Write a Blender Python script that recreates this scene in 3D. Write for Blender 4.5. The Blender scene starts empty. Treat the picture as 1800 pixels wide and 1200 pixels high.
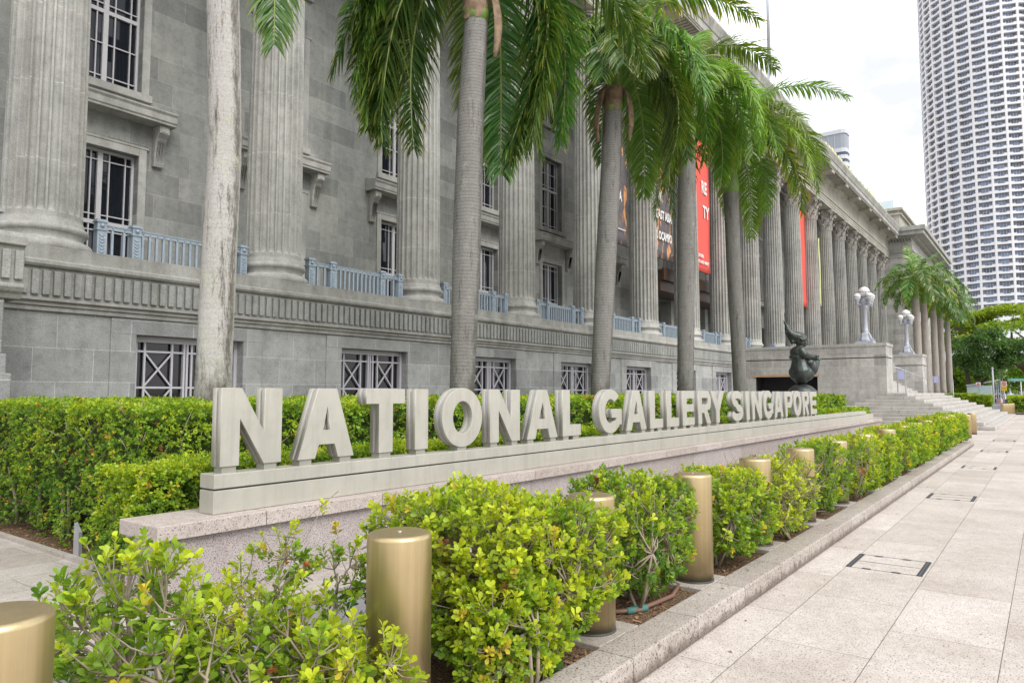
import bpy, bmesh, math, random
import numpy as np
from mathutils import Vector, Matrix
R = math.radians
random.seed(11)
rng = np.random.default_rng(11)
scene = bpy.context.scene
COL = scene.collection

# ------------------------------------------------------------------ camera, sky, sun, exposure
cam_d = bpy.data.cameras.new("camera")
cam = bpy.data.objects.new("camera", cam_d)
COL.objects.link(cam)
cam.location = (0, 0, 1.6)
cam.rotation_euler = (R(90 + 4.15), 0, R(37.0 - 90))
cam_d.sensor_width = 36
cam_d.lens = 24.96
cam_d.clip_start = 0.05
cam_d.clip_end = 3000
scene.camera = cam

world = bpy.data.worlds.new("World")
scene.world = world
world.use_nodes = True
wn = world.node_tree
SUN_EL, SUN_AZ = R(46), R(195)           # the sun stands high, over the street, slightly behind the camera
bg = wn.nodes["Background"]
sky = wn.nodes.new("ShaderNodeTexSky")
sky.sky_type = 'NISHITA'
sky.sun_disc = False
sky.sun_elevation = SUN_EL
sky.sun_rotation = SUN_AZ
sky.air_density = 1.0
tc = wn.nodes.new("ShaderNodeTexCoord")
mp = wn.nodes.new("ShaderNodeMapping")
mp.inputs["Scale"].default_value = (1, 1, 2.2)
cl = wn.nodes.new("ShaderNodeTexNoise")
cl.inputs["Scale"].default_value = 2.3
cl.inputs["Detail"].default_value = 6
cl.inputs["Roughness"].default_value = 0.55
rp = wn.nodes.new("ShaderNodeValToRGB")
rp.color_ramp.elements[0].position = 0.40
rp.color_ramp.elements[1].position = 0.60
cc = wn.nodes.new("ShaderNodeMix"); cc.data_type = 'RGBA'
cc.inputs[6].default_value = (4.8, 4.9, 5.1, 1)
cc.inputs[7].default_value = (9.6, 9.6, 9.6, 1)
mx = wn.nodes.new("ShaderNodeMix"); mx.data_type = 'RGBA'
mx.inputs[0].default_value = 0.92
L = wn.links.new
L(tc.outputs["Generated"], mp.inputs["Vector"])
L(mp.outputs["Vector"], cl.inputs["Vector"])
L(cl.outputs["Fac"], rp.inputs["Fac"])
L(rp.outputs["Color"], cc.inputs[0])
L(sky.outputs["Color"], mx.inputs[6])
L(cc.outputs[2], mx.inputs[7])
L(mx.outputs[2], bg.inputs["Color"])
bg.inputs["Strength"].default_value = 0.1

sun_d = bpy.data.lights.new("sun", 'SUN')
sun_d.energy = 1.5
sun_d.angle = R(38)
sun_d.color = (1.0, 0.965, 0.91)
sun = bpy.data.objects.new("sun", sun_d)
COL.objects.link(sun)
# direction towards the sun
sd = Vector((math.cos(SUN_EL) * -0.25, math.cos(SUN_EL) * -0.97, math.sin(SUN_EL)))
sun.rotation_euler = sd.to_track_quat('Z', 'Y').to_euler()
sun.location = (0, -20, 40)

scene.view_settings.view_transform = 'Standard'
scene.view_settings.look = 'None'
scene.view_settings.gamma = 1
scene.view_settings.exposure = 1.05
scene.cycles.max_bounces = 7
scene.cycles.diffuse_bounces = 4
scene.cycles.glossy_bounces = 3
scene.cycles.use_denoising = True

# ------------------------------------------------------------------ helpers
WL = {}                                   # world location of every object (translations only)

def put(o, parent=None, loc=(0, 0, 0)):
    loc = Vector(loc)
    if parent is not None:
        o.parent = parent
        o.location = loc - WL[parent.name]
    else:
        o.location = loc
    WL[o.name] = loc
    return o

def tag(o, label=None, cat=None, group=None, kind=None):
    if label: o["label"] = label
    if cat: o["category"] = cat
    if group: o["group"] = group
    if kind: o["kind"] = kind
    return o

def thing(name, loc, label, cat, group=None):
    o = bpy.data.objects.new(name, None)
    COL.objects.link(o)
    o.empty_display_size = 0.2
    put(o, None, loc)
    return tag(o, label, cat, group)

def mesh_obj(name, me, parent=None, loc=(0, 0, 0)):
    o = bpy.data.objects.new(name, me)
    COL.objects.link(o)
    return put(o, parent, loc)

def dup(o, parent, loc):
    """copy one object (sharing its mesh) with its children, under parent, at a world location"""
    d = o.copy()
    COL.objects.link(d)
    shift = Vector(loc) - WL[o.name]
    put(d, parent, loc)
    for ch in list(o.children):
        dup(ch, d, WL[ch.name] + shift)
    return d

def bevel(o, w=0.006, seg=2):
    m = o.modifiers.new("bevel", 'BEVEL')
    m.width = w; m.segments = seg; m.limit_method = 'ANGLE'; m.angle_limit = R(40)
    return o

class MB:
    def __init__(s):
        s.v = []; s.f = []; s.mi = []; s.sm = []
    def add(s, vs, fs, mi=0, sm=False):
        k = len(s.v)
        s.v.extend([tuple(p) for p in vs])
        for f in fs:
            s.f.append([i + k for i in f]); s.mi.append(mi); s.sm.append(sm)
    def box(s, x0, y0, z0, x1, y1, z1, mi=0):
        s.add([(x0, y0, z0), (x1, y0, z0), (x1, y1, z0), (x0, y1, z0), (x0, y0, z1), (x1, y0, z1), (x1, y1, z1), (x0, y1, z1)],
              [(0, 3, 2, 1), (4, 5, 6, 7), (0, 1, 5, 4), (1, 2, 6, 5), (2, 3, 7, 6), (3, 0, 4, 7)], mi)
    def beam(s, a, b, w, h=None, mi=0, up=(0, 0, 1)):
        h = h or w
        a = Vector(a); b = Vector(b); d = (b - a).normalized(); u = Vector(up)
        if abs(d.dot(u)) > .98: u = Vector((0, 1, 0))
        sx = d.cross(u).normalized(); u = sx.cross(d).normalized()
        vs = []
        for p in (a, b):
            for i, j in ((-1, -1), (1, -1), (1, 1), (-1, 1)):
                vs.append(p + sx * (i * w / 2) + u * (j * h / 2))
        s.add(vs, [(0, 1, 2, 3), (7, 6, 5, 4), (0, 4, 5, 1), (1, 5, 6, 2), (2, 6, 7, 3), (3, 7, 4, 0)], mi)
    def tube(s, pts, rad, n=8, mi=0, sm=True, cap=True):
        pts = [Vector(p) for p in pts]
        if not hasattr(rad, '__len__'): rad = [rad] * len(pts)
        vs = []
        pu = None
        for i, p in enumerate(pts):
            d = (pts[min(i + 1, len(pts) - 1)] - pts[max(i - 1, 0)])
            if d.length < 1e-9: d = Vector((0, 0, 1))
            d.normalize()
            u = pu if pu is not None else (Vector((1, 0, 0)) if abs(d.x) < .9 else Vector((0, 1, 0)))
            u = (u - d * u.dot(d))
            if u.length < 1e-6: u = d.orthogonal()
            u.normalize(); pu = u
            w = d.cross(u)
            for k in range(n):
                a = 2 * math.pi * k / n
                vs.append(p + (u * math.cos(a) + w * math.sin(a)) * rad[i])
        fs = []
        for i in range(len(pts) - 1):
            for k in range(n):
                fs.append((i * n + k, i * n + (k + 1) % n, (i + 1) * n + (k + 1) % n, (i + 1) * n + k))
        if cap:
            fs.append(tuple(range(n - 1, -1, -1)))
            fs.append(tuple((len(pts) - 1) * n + k for k in range(n)))
        s.add(vs, fs, mi, sm)
    def lathe(s, prof, n=32, c=(0, 0, 0), mi=0, sm=True, cap=True):
        vs = []
        for r, z in prof:
            for k in range(n):
                a = 2 * math.pi * k / n
                vs.append((c[0] + r * math.cos(a), c[1] + r * math.sin(a), c[2] + z))
        fs = []
        m = len(prof)
        for i in range(m - 1):
            for k in range(n):
                fs.append((i * n + k, i * n + (k + 1) % n, (i + 1) * n + (k + 1) % n, (i + 1) * n + k))
        if cap:
            fs.append(tuple(range(n - 1, -1, -1)))
            fs.append(tuple((m - 1) * n + k for k in range(n)))
        s.add(vs, fs, mi, sm)
    def prism_x(s, yz, x0, x1, mi=0):
        """closed (y,z) outline swept along x"""
        n = len(yz)
        vs = [(x0, y, z) for y, z in yz] + [(x1, y, z) for y, z in yz]
        fs = [(i, (i + 1) % n, n + (i + 1) % n, n + i) for i in range(n)]
        fs += [tuple(range(n - 1, -1, -1)), tuple(range(n, 2 * n))]
        s.add(vs, fs, mi)
    def sphere(s, c, r, seg=16, rings=10, mi=0, sc=(1, 1, 1)):
        prof = []
        vs = [(c[0], c[1], c[2] - r * sc[2])]
        for i in range(1, rings):
            t = math.pi * i / rings
            for k in range(seg):
                a = 2 * math.pi * k / seg
                vs.append((c[0] + r * sc[0] * math.sin(t) * math.cos(a), c[1] + r * sc[1] * math.sin(t) * math.sin(a), c[2] - r * sc[2] * math.cos(t)))
        vs.append((c[0], c[1], c[2] + r * sc[2]))
        fs = []
        for k in range(seg): fs.append((0, 1 + (k + 1) % seg, 1 + k))
        for i in range(rings - 2):
            for k in range(seg):
                a = 1 + i * seg
                fs.append((a + k, a + (k + 1) % seg, a + seg + (k + 1) % seg, a + seg + k))
        e = len(vs) - 1; a = 1 + (rings - 2) * seg
        for k in range(seg): fs.append((a + k, a + (k + 1) % seg, e))
        s.add(vs, fs, mi, True)
    def wall_holes(s, x0, x1, z0, z1, holes, y, depth, mi=0):
        """wall face at y looking to -y with rectangular openings and reveals going back by depth"""
        xs = sorted({x0, x1, *[h[0] for h in holes], *[h[1] for h in holes]})
        zs = sorted({z0, z1, *[h[2] for h in holes], *[h[3] for h in holes]})
        for i in range(len(xs) - 1):
            for j in range(len(zs) - 1):
                cx, cz = (xs[i] + xs[i + 1]) / 2, (zs[j] + zs[j + 1]) / 2
                if any(h[0] < cx < h[1] and h[2] < cz < h[3] for h in holes): continue
                s.add([(xs[i], y, zs[j]), (xs[i + 1], y, zs[j]), (xs[i + 1], y, zs[j + 1]), (xs[i], y, zs[j + 1])], [(0, 1, 2, 3)], mi)
        for a, b, c, d in holes:
            q = [(a, c), (b, c), (b, d), (a, d)]
            for k in range(4):
                (ax, az), (bx, bz) = q[k], q[(k + 1) % 4]
                s.add([(ax, y, az), (bx, y, bz), (bx, y + depth, bz), (ax, y + depth, az)], [(0, 3, 2, 1)], mi)
    def mesh(s, name, mats):
        me = bpy.data.meshes.new(name)
        me.from_pydata(s.v, [], s.f)
        for m in (mats if isinstance(mats, (list, tuple)) else [mats]): me.materials.append(m)
        me.polygons.foreach_set("material_index", s.mi)
        me.polygons.foreach_set("use_smooth", s.sm)
        me.update()
        return me
    def build(s, name, mats, parent=None, loc=(0, 0, 0)):
        return mesh_obj(name, s.mesh(name, mats), parent, loc)

def np_mesh(name, verts, faces, mats, cols=None, mi=None, smooth=False):
    """faces: list of int arrays (n,k)"""
    me = bpy.data.meshes.new(name)
    nv = len(verts)
    me.vertices.add(nv)
    me.vertices.foreach_set("co", np.asarray(verts, np.float32).ravel())
    tot = [np.full(len(f), f.shape[1], np.int32) for f in faces]
    tot = np.concatenate(tot)
    loops = np.concatenate([f.ravel() for f in faces]).astype(np.int32)
    me.loops.add(len(loops))
    me.loops.foreach_set("vertex_index", loops)
    me.polygons.add(len(tot))
    start = np.concatenate([[0], np.cumsum(tot)[:-1]]).astype(np.int32)
    me.polygons.foreach_set("loop_start", start)
    me.polygons.foreach_set("loop_total", tot)
    if mi is not None: me.polygons.foreach_set("material_index", mi.astype(np.int32))
    if smooth: me.polygons.foreach_set("use_smooth", np.ones(len(tot), bool))
    for m in (mats if isinstance(mats, (list, tuple)) else [mats]): me.materials.append(m)
    if cols is not None:
        at = me.attributes.new("Col", 'FLOAT_COLOR', 'POINT')
        c4 = np.ones((nv, 4), np.float32); c4[:, :3] = cols
        at.data.foreach_set("color", c4.ravel())
    me.update(calc_edges=True)
    return me

def unit(a):
    return a / np.maximum(np.linalg.norm(a, axis=-1, keepdims=True), 1e-9)

# ------------------------------------------------------------------ materials
def N(nt, typ, **kw):
    n = nt.nodes.new(typ)
    for k, v in kw.items():
        key = k.replace('_', ' ')
        if key in n.inputs and not hasattr(n, k):
            n.inputs[key].default_value = v
        elif hasattr(n, k): setattr(n, k, v)
        else: n.inputs[key].default_value = v
    return n

def mat(name, col=(.5, .5, .5), rough=.6, metal=0.0, spec=.5):
    m = bpy.data.materials.new(name); m.use_nodes = True
    b = m.node_tree.nodes["Principled BSDF"]
    b.inputs["Base Color"].default_value = (*col, 1)
    b.inputs["Roughness"].default_value = rough
    b.inputs["Metallic"].default_value = metal
    b.inputs["Specular IOR Level"].default_value = spec
    return m, m.node_tree, b

def ramp(nt, fac, stops):
    r = nt.nodes.new("ShaderNodeValToRGB")
    e = r.color_ramp.elements
    while len(e) < len(stops): e.new(0.5)
    for i, (p, c) in enumerate(stops):
        e[i].position = p; e[i].color = (*c, 1) if len(c) == 3 else c
    nt.links.new(fac, r.inputs["Fac"])
    return r.outputs["Color"]

def mixc(nt, fac, a, b, mode='MIX'):
    n = nt.nodes.new("ShaderNodeMix"); n.data_type = 'RGBA'; n.blend_type = mode
    for s, val in ((0, fac), (6, a), (7, b)):
        if isinstance(val, bpy.types.NodeSocket): nt.links.new(val, n.inputs[s])
        elif s == 0: n.inputs[0].default_value = val
        else: n.inputs[s].default_value = (*val, 1)
    return n.outputs[2]

def noise(nt, vec, scale, detail=4, rough=.55, dist=0.0):
    n = N(nt, "ShaderNodeTexNoise", Scale=scale, Detail=detail, Roughness=rough, Distortion=dist)
    if vec is not None: nt.links.new(vec, n.inputs["Vector"])
    return n.outputs["Fac"]

def position(nt, scale=(1, 1, 1), obj=False):
    if obj:
        p = nt.nodes.new("ShaderNodeTexCoord").outputs["Object"]
    else:
        p = nt.nodes.new("ShaderNodeNewGeometry").outputs["Position"]
    m = nt.nodes.new("ShaderNodeMapping")
    m.inputs["Scale"].default_value = scale
    nt.links.new(p, m.inputs["Vector"])
    return m.outputs["Vector"]

def bump(nt, b, h, strength=.3, dist=.02):
    n = N(nt, "ShaderNodeBump", Strength=strength, Distance=dist)
    nt.links.new(h, n.inputs["Height"])
    nt.links.new(n.outputs["Normal"], b.inputs["Normal"])

def xz_vec(nt, obj=False):
    """(x+y, z) coordinates for upright walls on either axis"""
    p = position(nt, obj=obj)
    s = nt.nodes.new("ShaderNodeSeparateXYZ"); nt.links.new(p, s.inputs[0])
    a = N(nt, "ShaderNodeMath", operation='ADD'); nt.links.new(s.outputs[0], a.inputs[0]); nt.links.new(s.outputs[1], a.inputs[1])
    c = nt.nodes.new("ShaderNodeCombineXYZ"); nt.links.new(a.outputs[0], c.inputs[0]); nt.links.new(s.outputs[2], c.inputs[1])
    return c.outputs[0], s, p

def stone(name, c1, c2, bw=None, bh=None, mortar=None, speck=.25, streak=.35, obj=False, mw=.006):
    m, nt, b = mat(name, c1, .85, spec=.25)
    v, sep, p = xz_vec(nt, obj)
    if bw:
        br = N(nt, "ShaderNodeTexBrick", Scale=1.0)
        br.inputs["Color1"].default_value = (*c1, 1); br.inputs["Color2"].default_value = (*c2, 1)
        br.inputs["Mortar"].default_value = (*(mortar or c1), 1)
        br.inputs["Mortar Size"].default_value = mw; br.inputs["Mortar Smooth"].default_value = .2
        br.inputs["Brick Width"].default_value = bw; br.inputs["Row Height"].default_value = bh
        br.offset = .5; br.offset_frequency = 2; br.squash = .8; br.squash_frequency = 3
        nt.links.new(v, br.inputs["Vector"])
        base = br.outputs["Color"]
    else:
        base = mixc(nt, noise(nt, position(nt, obj=obj), .9, 3), c1, c2)
    # weather: broad blotches, rain streaks, fine grit
    bl = ramp(nt, noise(nt, p, .55, 6, .65), [(.32, (.72, .72, .72)), (.68, (1.15, 1.13, 1.1))])
    base = mixc(nt, .75, base, bl, 'MULTIPLY')
    b2 = ramp(nt, noise(nt, p, 4.5, 8, .72), [(.33, (.66, .66, .65)), (.52, (1, 1, 1)), (.72, (1.14, 1.13, 1.10))])
    base = mixc(nt, .62, base, b2, 'MULTIPLY')
    st = ramp(nt, noise(nt, position(nt, (2.6, 2.6, .18), obj), 1.0, 5, .6), [(.35, (.62, .60, .57)), (.58, (1, 1, 1))])
    base = mixc(nt, streak, base, st, 'MULTIPLY')
    gr = noise(nt, position(nt, obj=obj), 48, 3, .75)
    base = mixc(nt, speck, base, ramp(nt, gr, [(.33, (.25, .25, .25)), (.60, (1.3, 1.3, 1.3))]), 'MULTIPLY')
    nt.links.new(base, b.inputs["Base Color"])
    bump(nt, b, gr, .25, .006)
    return m

def granite(name, base, dark, pink, slab=None, joint=(.2, .19, .18), dens=.40, jw=.0035, scale=1.0, dirt=.3, riser=False):
    m, nt, b = mat(name, base, .62, spec=.3)
    p = position(nt)
    c = mixc(nt, ramp(nt, noise(nt, p, 55 * scale, 2, .6), [(.42, (0, 0, 0)), (.6, (1, 1, 1))]), base, pink)
    sp = noise(nt, p, 130 * scale, 2, .65)
    c = mixc(nt, ramp(nt, sp, [(dens - .05, (1, 1, 1)), (dens + .03, (0, 0, 0))]), c, dark)
    sp2 = noise(nt, p, 38 * scale, 3, .7)
    c = mixc(nt, ramp(nt, sp2, [(.30, (.55, .55, .55)), (.36, (0, 0, 0))]), c, dark)
    mo = ramp(nt, noise(nt, p, 14, 5, .7), [(.32, (.86, .85, .84)), (.62, (1.05, 1.05, 1.05))])
    c = mixc(nt, 1.0, c, mo, 'MULTIPLY')
    d = ramp(nt, noise(nt, p, 1.1, 7, .7), [(.34, (.70, .66, .62)), (.6, (1.04, 1.04, 1.04))])
    c = mixc(nt, dirt, c, d, 'MULTIPLY')
    if slab:
        br = N(nt, "ShaderNodeTexBrick", Scale=1.0)
        br.inputs["Color1"].default_value = (1, 1, 1, 1); br.inputs["Color2"].default_value = (.83, .81, .79, 1)
        br.inputs["Mortar"].default_value = (*joint, 1)
        br.inputs["Mortar Size"].default_value = jw; br.inputs["Mortar Smooth"].default_value = .1
        br.inputs["Brick Width"].default_value = slab[0]; br.inputs["Row Height"].default_value = slab[1]
        br.offset = slab[3] if len(slab) > 3 else .5
        mpn = nt.nodes.new("ShaderNodeMapping")
        mpn.inputs["Location"].default_value = slab[2] if len(slab) > 2 else (0, 0, 0)
        nt.links.new(p, mpn.inputs["Vector"])
        nt.links.new(mpn.outputs["Vector"], br.inputs["Vector"])
        c = mixc(nt, 1.0, c, br.outputs["Color"], 'MULTIPLY')
    if riser:     # grime along the foot of the kerb face
        s = nt.nodes.new("ShaderNodeSeparateXYZ"); nt.links.new(p, s.inputs[0])
        nz = noise(nt, position(nt, (3, 3, .4)), 3.0, 5, .7)
        a = N(nt, "ShaderNodeMath", operation='MULTIPLY_ADD')
        nt.links.new(nz, a.inputs[0]); a.inputs[1].default_value = -.19; nt.links.new(s.outputs[2], a.inputs[2])
        g = ramp(nt, a.outputs[0], [(0.0, (.30, .27, .23)), (.045, (1, 1, 1))])
        a.use_clamp = False
        ad = N(nt, "ShaderNodeMath", operation='ADD'); nt.links.new(a.outputs[0], ad.inputs[0]); ad.inputs[1].default_value = .06
        nt.links.new(ad.outputs[0], g.node.inputs["Fac"])
        c = mixc(nt, .8, c, g, 'MULTIPLY')
    nt.links.new(c, b.inputs["Base Color"])
    bump(nt, b, sp, .08, .002)
    return m

def leaf_mat(name, rough=.38, trans=.35, spec=.5):
    m, nt, b = mat(name, (.1, .2, .03), rough, spec=spec)
    at = N(nt, "ShaderNodeAttribute", attribute_name="Col")
    nt.links.new(at.outputs["Color"], b.inputs["Base Color"])
    tr = nt.nodes.new("ShaderNodeBsdfTranslucent")
    tcol = mixc(nt, 1.0, at.outputs["Color"], (1.25, 1.3, .6), 'MULTIPLY')
    nt.links.new(tcol, tr.inputs["Color"])
    mxs = nt.nodes.new("ShaderNodeMixShader"); mxs.inputs[0].default_value = trans
    out = nt.nodes["Material Output"]
    nt.links.new(b.outputs[0], mxs.inputs[1]); nt.links.new(tr.outputs[0], mxs.inputs[2])
    nt.links.new(mxs.outputs[0], out.inputs["Surface"])
    return m

def plain(name, col, rough=.5, metal=0., var=.12, scale=6., spec=.5, bmp=0.):
    m, nt, b = mat(name, col, rough, metal, spec)
    n1 = noise(nt, position(nt, obj=True), scale, 5, .6)
    c = mixc(nt, 1.0, col, ramp(nt, n1, [(.3, (1 - var,) * 3), (.7, (1 + var * .6,) * 3)]), 'MULTIPLY')
    nt.links.new(c, b.inputs["Base Color"])
    rr = N(nt, "ShaderNodeMapRange"); rr.inputs["To Min"].default_value = max(.02, rough - .08); rr.inputs["To Max"].default_value = min(1, rough + .1)
    nt.links.new(n1, rr.inputs["Value"]); nt.links.new(rr.outputs[0], b.inputs["Roughness"])
    if bmp: bump(nt, b, n1, bmp, .01)
    return m

M = {}
M['wall_up'] = stone("upper stone", (.34, .35, .335), (.215, .225, .218), 1.35, .62, (.40, .40, .385), .28, .42, mw=.006)
M['wall_base'] = stone("basement stone", (.395, .405, .402), (.27, .28, .282), 1.25, .60, (.55, .56, .56), .32, .32, mw=.006)
M['wall_abut'] = stone("abutment stone", (.49, .485, .462), (.355, .352, .338), 1.3, .60, (.58, .57, .54), .28, .5, mw=.006)
M['trim'] = stone("moulded stone", (.45, .45, .428), (.315, .32, .308), None, None, None, .30, .62)
M['entab'] = stone("entablature stone", (.44, .425, .375), (.36, .35, .31), 2.5, 3.0, (.38, .37, .33), .2, .35, mw=.004)
M['cap'] = stone("carved stone", (.42, .405, .37), (.29, .28, .26), None, None, None, .25, .5)
M['band'] = stone("fluted band stone", (.40, .41, .40), (.29, .30, .295), None, None, None, .38, .55)

def column_mat():
    m = stone("column stone", (.50, .50, .478), (.345, .348, .335), None, None, None, .30, .68)
    nt = m.node_tree; b = nt.nodes["Principled BSDF"]
    src = b.inputs["Base Color"].links[0].from_socket
    p = position(nt)
    s = nt.nodes.new("ShaderNodeSeparateXYZ"); nt.links.new(p, s.inputs[0])
    wob = noise(nt, p, 7, 2)
    a = N(nt, "ShaderNodeMath", operation='MULTIPLY_ADD'); nt.links.new(wob, a.inputs[0]); a.inputs[1].default_value = .05; nt.links.new(s.outputs[2], a.inputs[2])
    d = N(nt, "ShaderNodeMath", operation='DIVIDE'); nt.links.new(a.outputs[0], d.inputs[0]); d.inputs[1].default_value = 1.48
    f = N(nt, "ShaderNodeMath", operation='FRACT'); nt.links.new(d.outputs[0], f.inputs[0])
    g = ramp(nt, f.outputs[0], [(.0, (1, 1, 1)), (.010, (1, 1, 1)), (.014, (0, 0, 0))])
    nz = ramp(nt, noise(nt, p, 9, 3), [(.36, (.15, .15, .15)), (.6, (1, 1, 1))])
    fac = mixc(nt, 1.0, g, nz, 'MULTIPLY')
    c = mixc(nt, fac, src, (.52, .51, .47))
    nt.links.new(c, b.inputs["Base Color"])
    return m
M['column'] = column_mat()

M['pave'] = granite("pavement granite", (.59, .55, .522), (.14, .125, .12), (.60, .535, .50), (1.29, .635, (.332, -.295, 0)), (.26, .235, .22), .404, .0028, .62, .65)
M['kerb'] = granite("kerb granite", (.46, .43, .40), (.10, .09, .09), (.47, .41, .375), (.9, 5.0, (0, 2.5, 0), 0), (.28, .25, .23), .415, .004, .62, .5, True)
M['slab'] = granite("planter granite", (.47, .45, .42), (.13, .12, .12), (.47, .42, .38), (.9, 5.0, (.3, 2.5, 0), 0), (.3, .28, .26), .38, .004, .62, .5)
M['wallcap'] = granite("wall cap granite", (.50, .455, .43), (.10, .09, .095), (.50, .425, .39), (1.21, 9, (.3, 3, 0), 0), (.3, .27, .25), .40, .004, .8, .4)
M['wallgran'] = granite("wall granite", (.44, .405, .405), (.08, .075, .085), (.46, .39, .375), (2.42, 9, (.3, 3, 0), 0), (.3, .27, .25), .435, .004, .85, .35)
M['paving_back'] = granite("plaza granite", (.48, .46, .43), (.14, .13, .13), (.48, .43, .40), (.9, .45), (.34, .32, .3), .38, .003, .6, .5)
M['step'] = granite("step stone", (.47, .46, .44), (.2, .19, .18), (.47, .45, .42), None, (.14, .13, .12), .36, .012, .8, .7)
M['ground'] = plain("far ground", (.42, .41, .39), .9, 0, .2, .3)
M['sign'] = plain("painted champagne metal", (.435, .42, .37), .42, .15, .09, 2.5, .5)
def add_drips(m, f=.5):
    nt = m.node_tree; b = nt.nodes["Principled BSDF"]; src = b.inputs["Base Color"].links[0].from_socket
    st = ramp(nt, noise(nt, position(nt, (11, 11, .9)), 1.0, 7, .75), [(.36, (.72, .71, .68)), (.52, (1, 1, 1))])
    d = ramp(nt, noise(nt, position(nt), 7, 8, .8), [(.33, (.80, .79, .76)), (.5, (1, 1, 1))])
    nt.links.new(mixc(nt, f, mixc(nt, f, src, st, 'MULTIPLY'), d, 'MULTIPLY'), b.inputs["Base Color"])
add_drips(M['sign'], .38)
M['lampband'] = plain("lamp globe band", (.16, .17, .19), .5)
M['acrylic'] = plain("sign edge acrylic", (.55, .55, .66), .25, 0, .06, 8)
M['foot'] = plain("sign foot metal", (.32, .31, .27), .5, .2, .1, 5)
M['darkgap'] = plain("shadow gap metal", (.05, .05, .045), .6)
def gold_mat():
    m, nt, b = mat("brushed gold metal", (.60, .48, .27), .36, .85)
    n1 = noise(nt, position(nt, (60, 60, .8), True), 1.0, 4, .6)
    c = mixc(nt, 1., (.58, .465, .27), ramp(nt, n1, [(.3, (.9, .9, .88)), (.7, (1.06, 1.05, 1.04))]), 'MULTIPLY')
    n2 = noise(nt, position(nt, obj=True), 3, 6, .7)
    c = mixc(nt, .5, c, ramp(nt, n2, [(.35, (.82, .8, .76)), (.6, (1, 1, 1))]), 'MULTIPLY')
    sz = nt.nodes.new("ShaderNodeSeparateXYZ"); nt.links.new(position(nt, obj=True), sz.inputs[0])
    za = N(nt, "ShaderNodeMath", operation='MULTIPLY_ADD'); nt.links.new(noise(nt, position(nt, (12, 12, 5), True), 1.0, 6, .75), za.inputs[0]); za.inputs[1].default_value = -.07; nt.links.new(sz.outputs[2], za.inputs[2])
    c = mixc(nt, ramp(nt, za.outputs[0], [(.0, (.75, .75, .75)), (.04, (0, 0, 0))]), c, (.20, .165, .12))
    sp = noise(nt, position(nt, obj=True), 26, 8, .85)
    c = mixc(nt, ramp(nt, sp, [(.66, (0, 0, 0)), (.72, (.55, .55, .55))]), c, (.30, .25, .17))
    nt.links.new(c, b.inputs["Base Color"])
    rr = N(nt, "ShaderNodeMapRange"); rr.inputs["To Min"].default_value = .28; rr.inputs["To Max"].default_value = .46
    nt.links.new(n2, rr.inputs["Value"]); nt.links.new(rr.outputs[0], b.inputs["Roughness"])
    return m
M['gold'] = gold_mat()
M['frame'] = plain("window frame paint", (.46, .455, .47), .5, 0, .08, 5)
M['frame_b'] = plain("basement window paint", (.50, .49, .53), .45, 0, .06, 5)
M['rail'] = plain("blue grey railing paint", (.30, .36, .42), .5, .1, .15, 9)
def glass_mat():
    m, nt, b = mat("dark window glass", (.012, .014, .018), .03, 0, .5)
    n1 = noise(nt, position(nt), .8, 2)
    c = mixc(nt, n1, (.004, .006, .010), (.016, .019, .026))
    nt.links.new(c, b.inputs["Base Color"])
    bump(nt, b, noise(nt, position(nt), 1.7, 1), .04, .05)
    return m
M['glass'] = glass_mat()
M['glass_b'] = plain("basement window glass", (.018, .018, .02), .08, 0, .6, 1.5)
M['bronze'] = None
def bronze_mat():
    m, nt, b = mat("patinated bronze", (.06, .065, .06), .42, .55)
    n1 = noise(nt, position(nt, obj=True), 2.2, 7, .7)
    n2 = noise(nt, position(nt, (4, 4, 1), True), 2.5, 5, .7)
    c = mixc(nt, ramp(nt, n1, [(.42, (0, 0, 0)), (.62, (1, 1, 1))]), (.040, .044, .043), (.07, .088, .08))
    c = mixc(nt, ramp(nt, n2, [(.52, (0, 0, 0)), (.68, (1, 1, 1))]), c, (.10, .108, .105))
    nt.links.new(c, b.inputs["Base Color"])
    return m
M['bronze'] = bronze_mat()
M['lamp'] = plain("pale lamp post paint", (.36, .38, .43), .4, .1, .08, 6)
M['globe'] = plain("white globe glass", (.66, .66, .65), .15, 0, .02, 3, .5)
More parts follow.
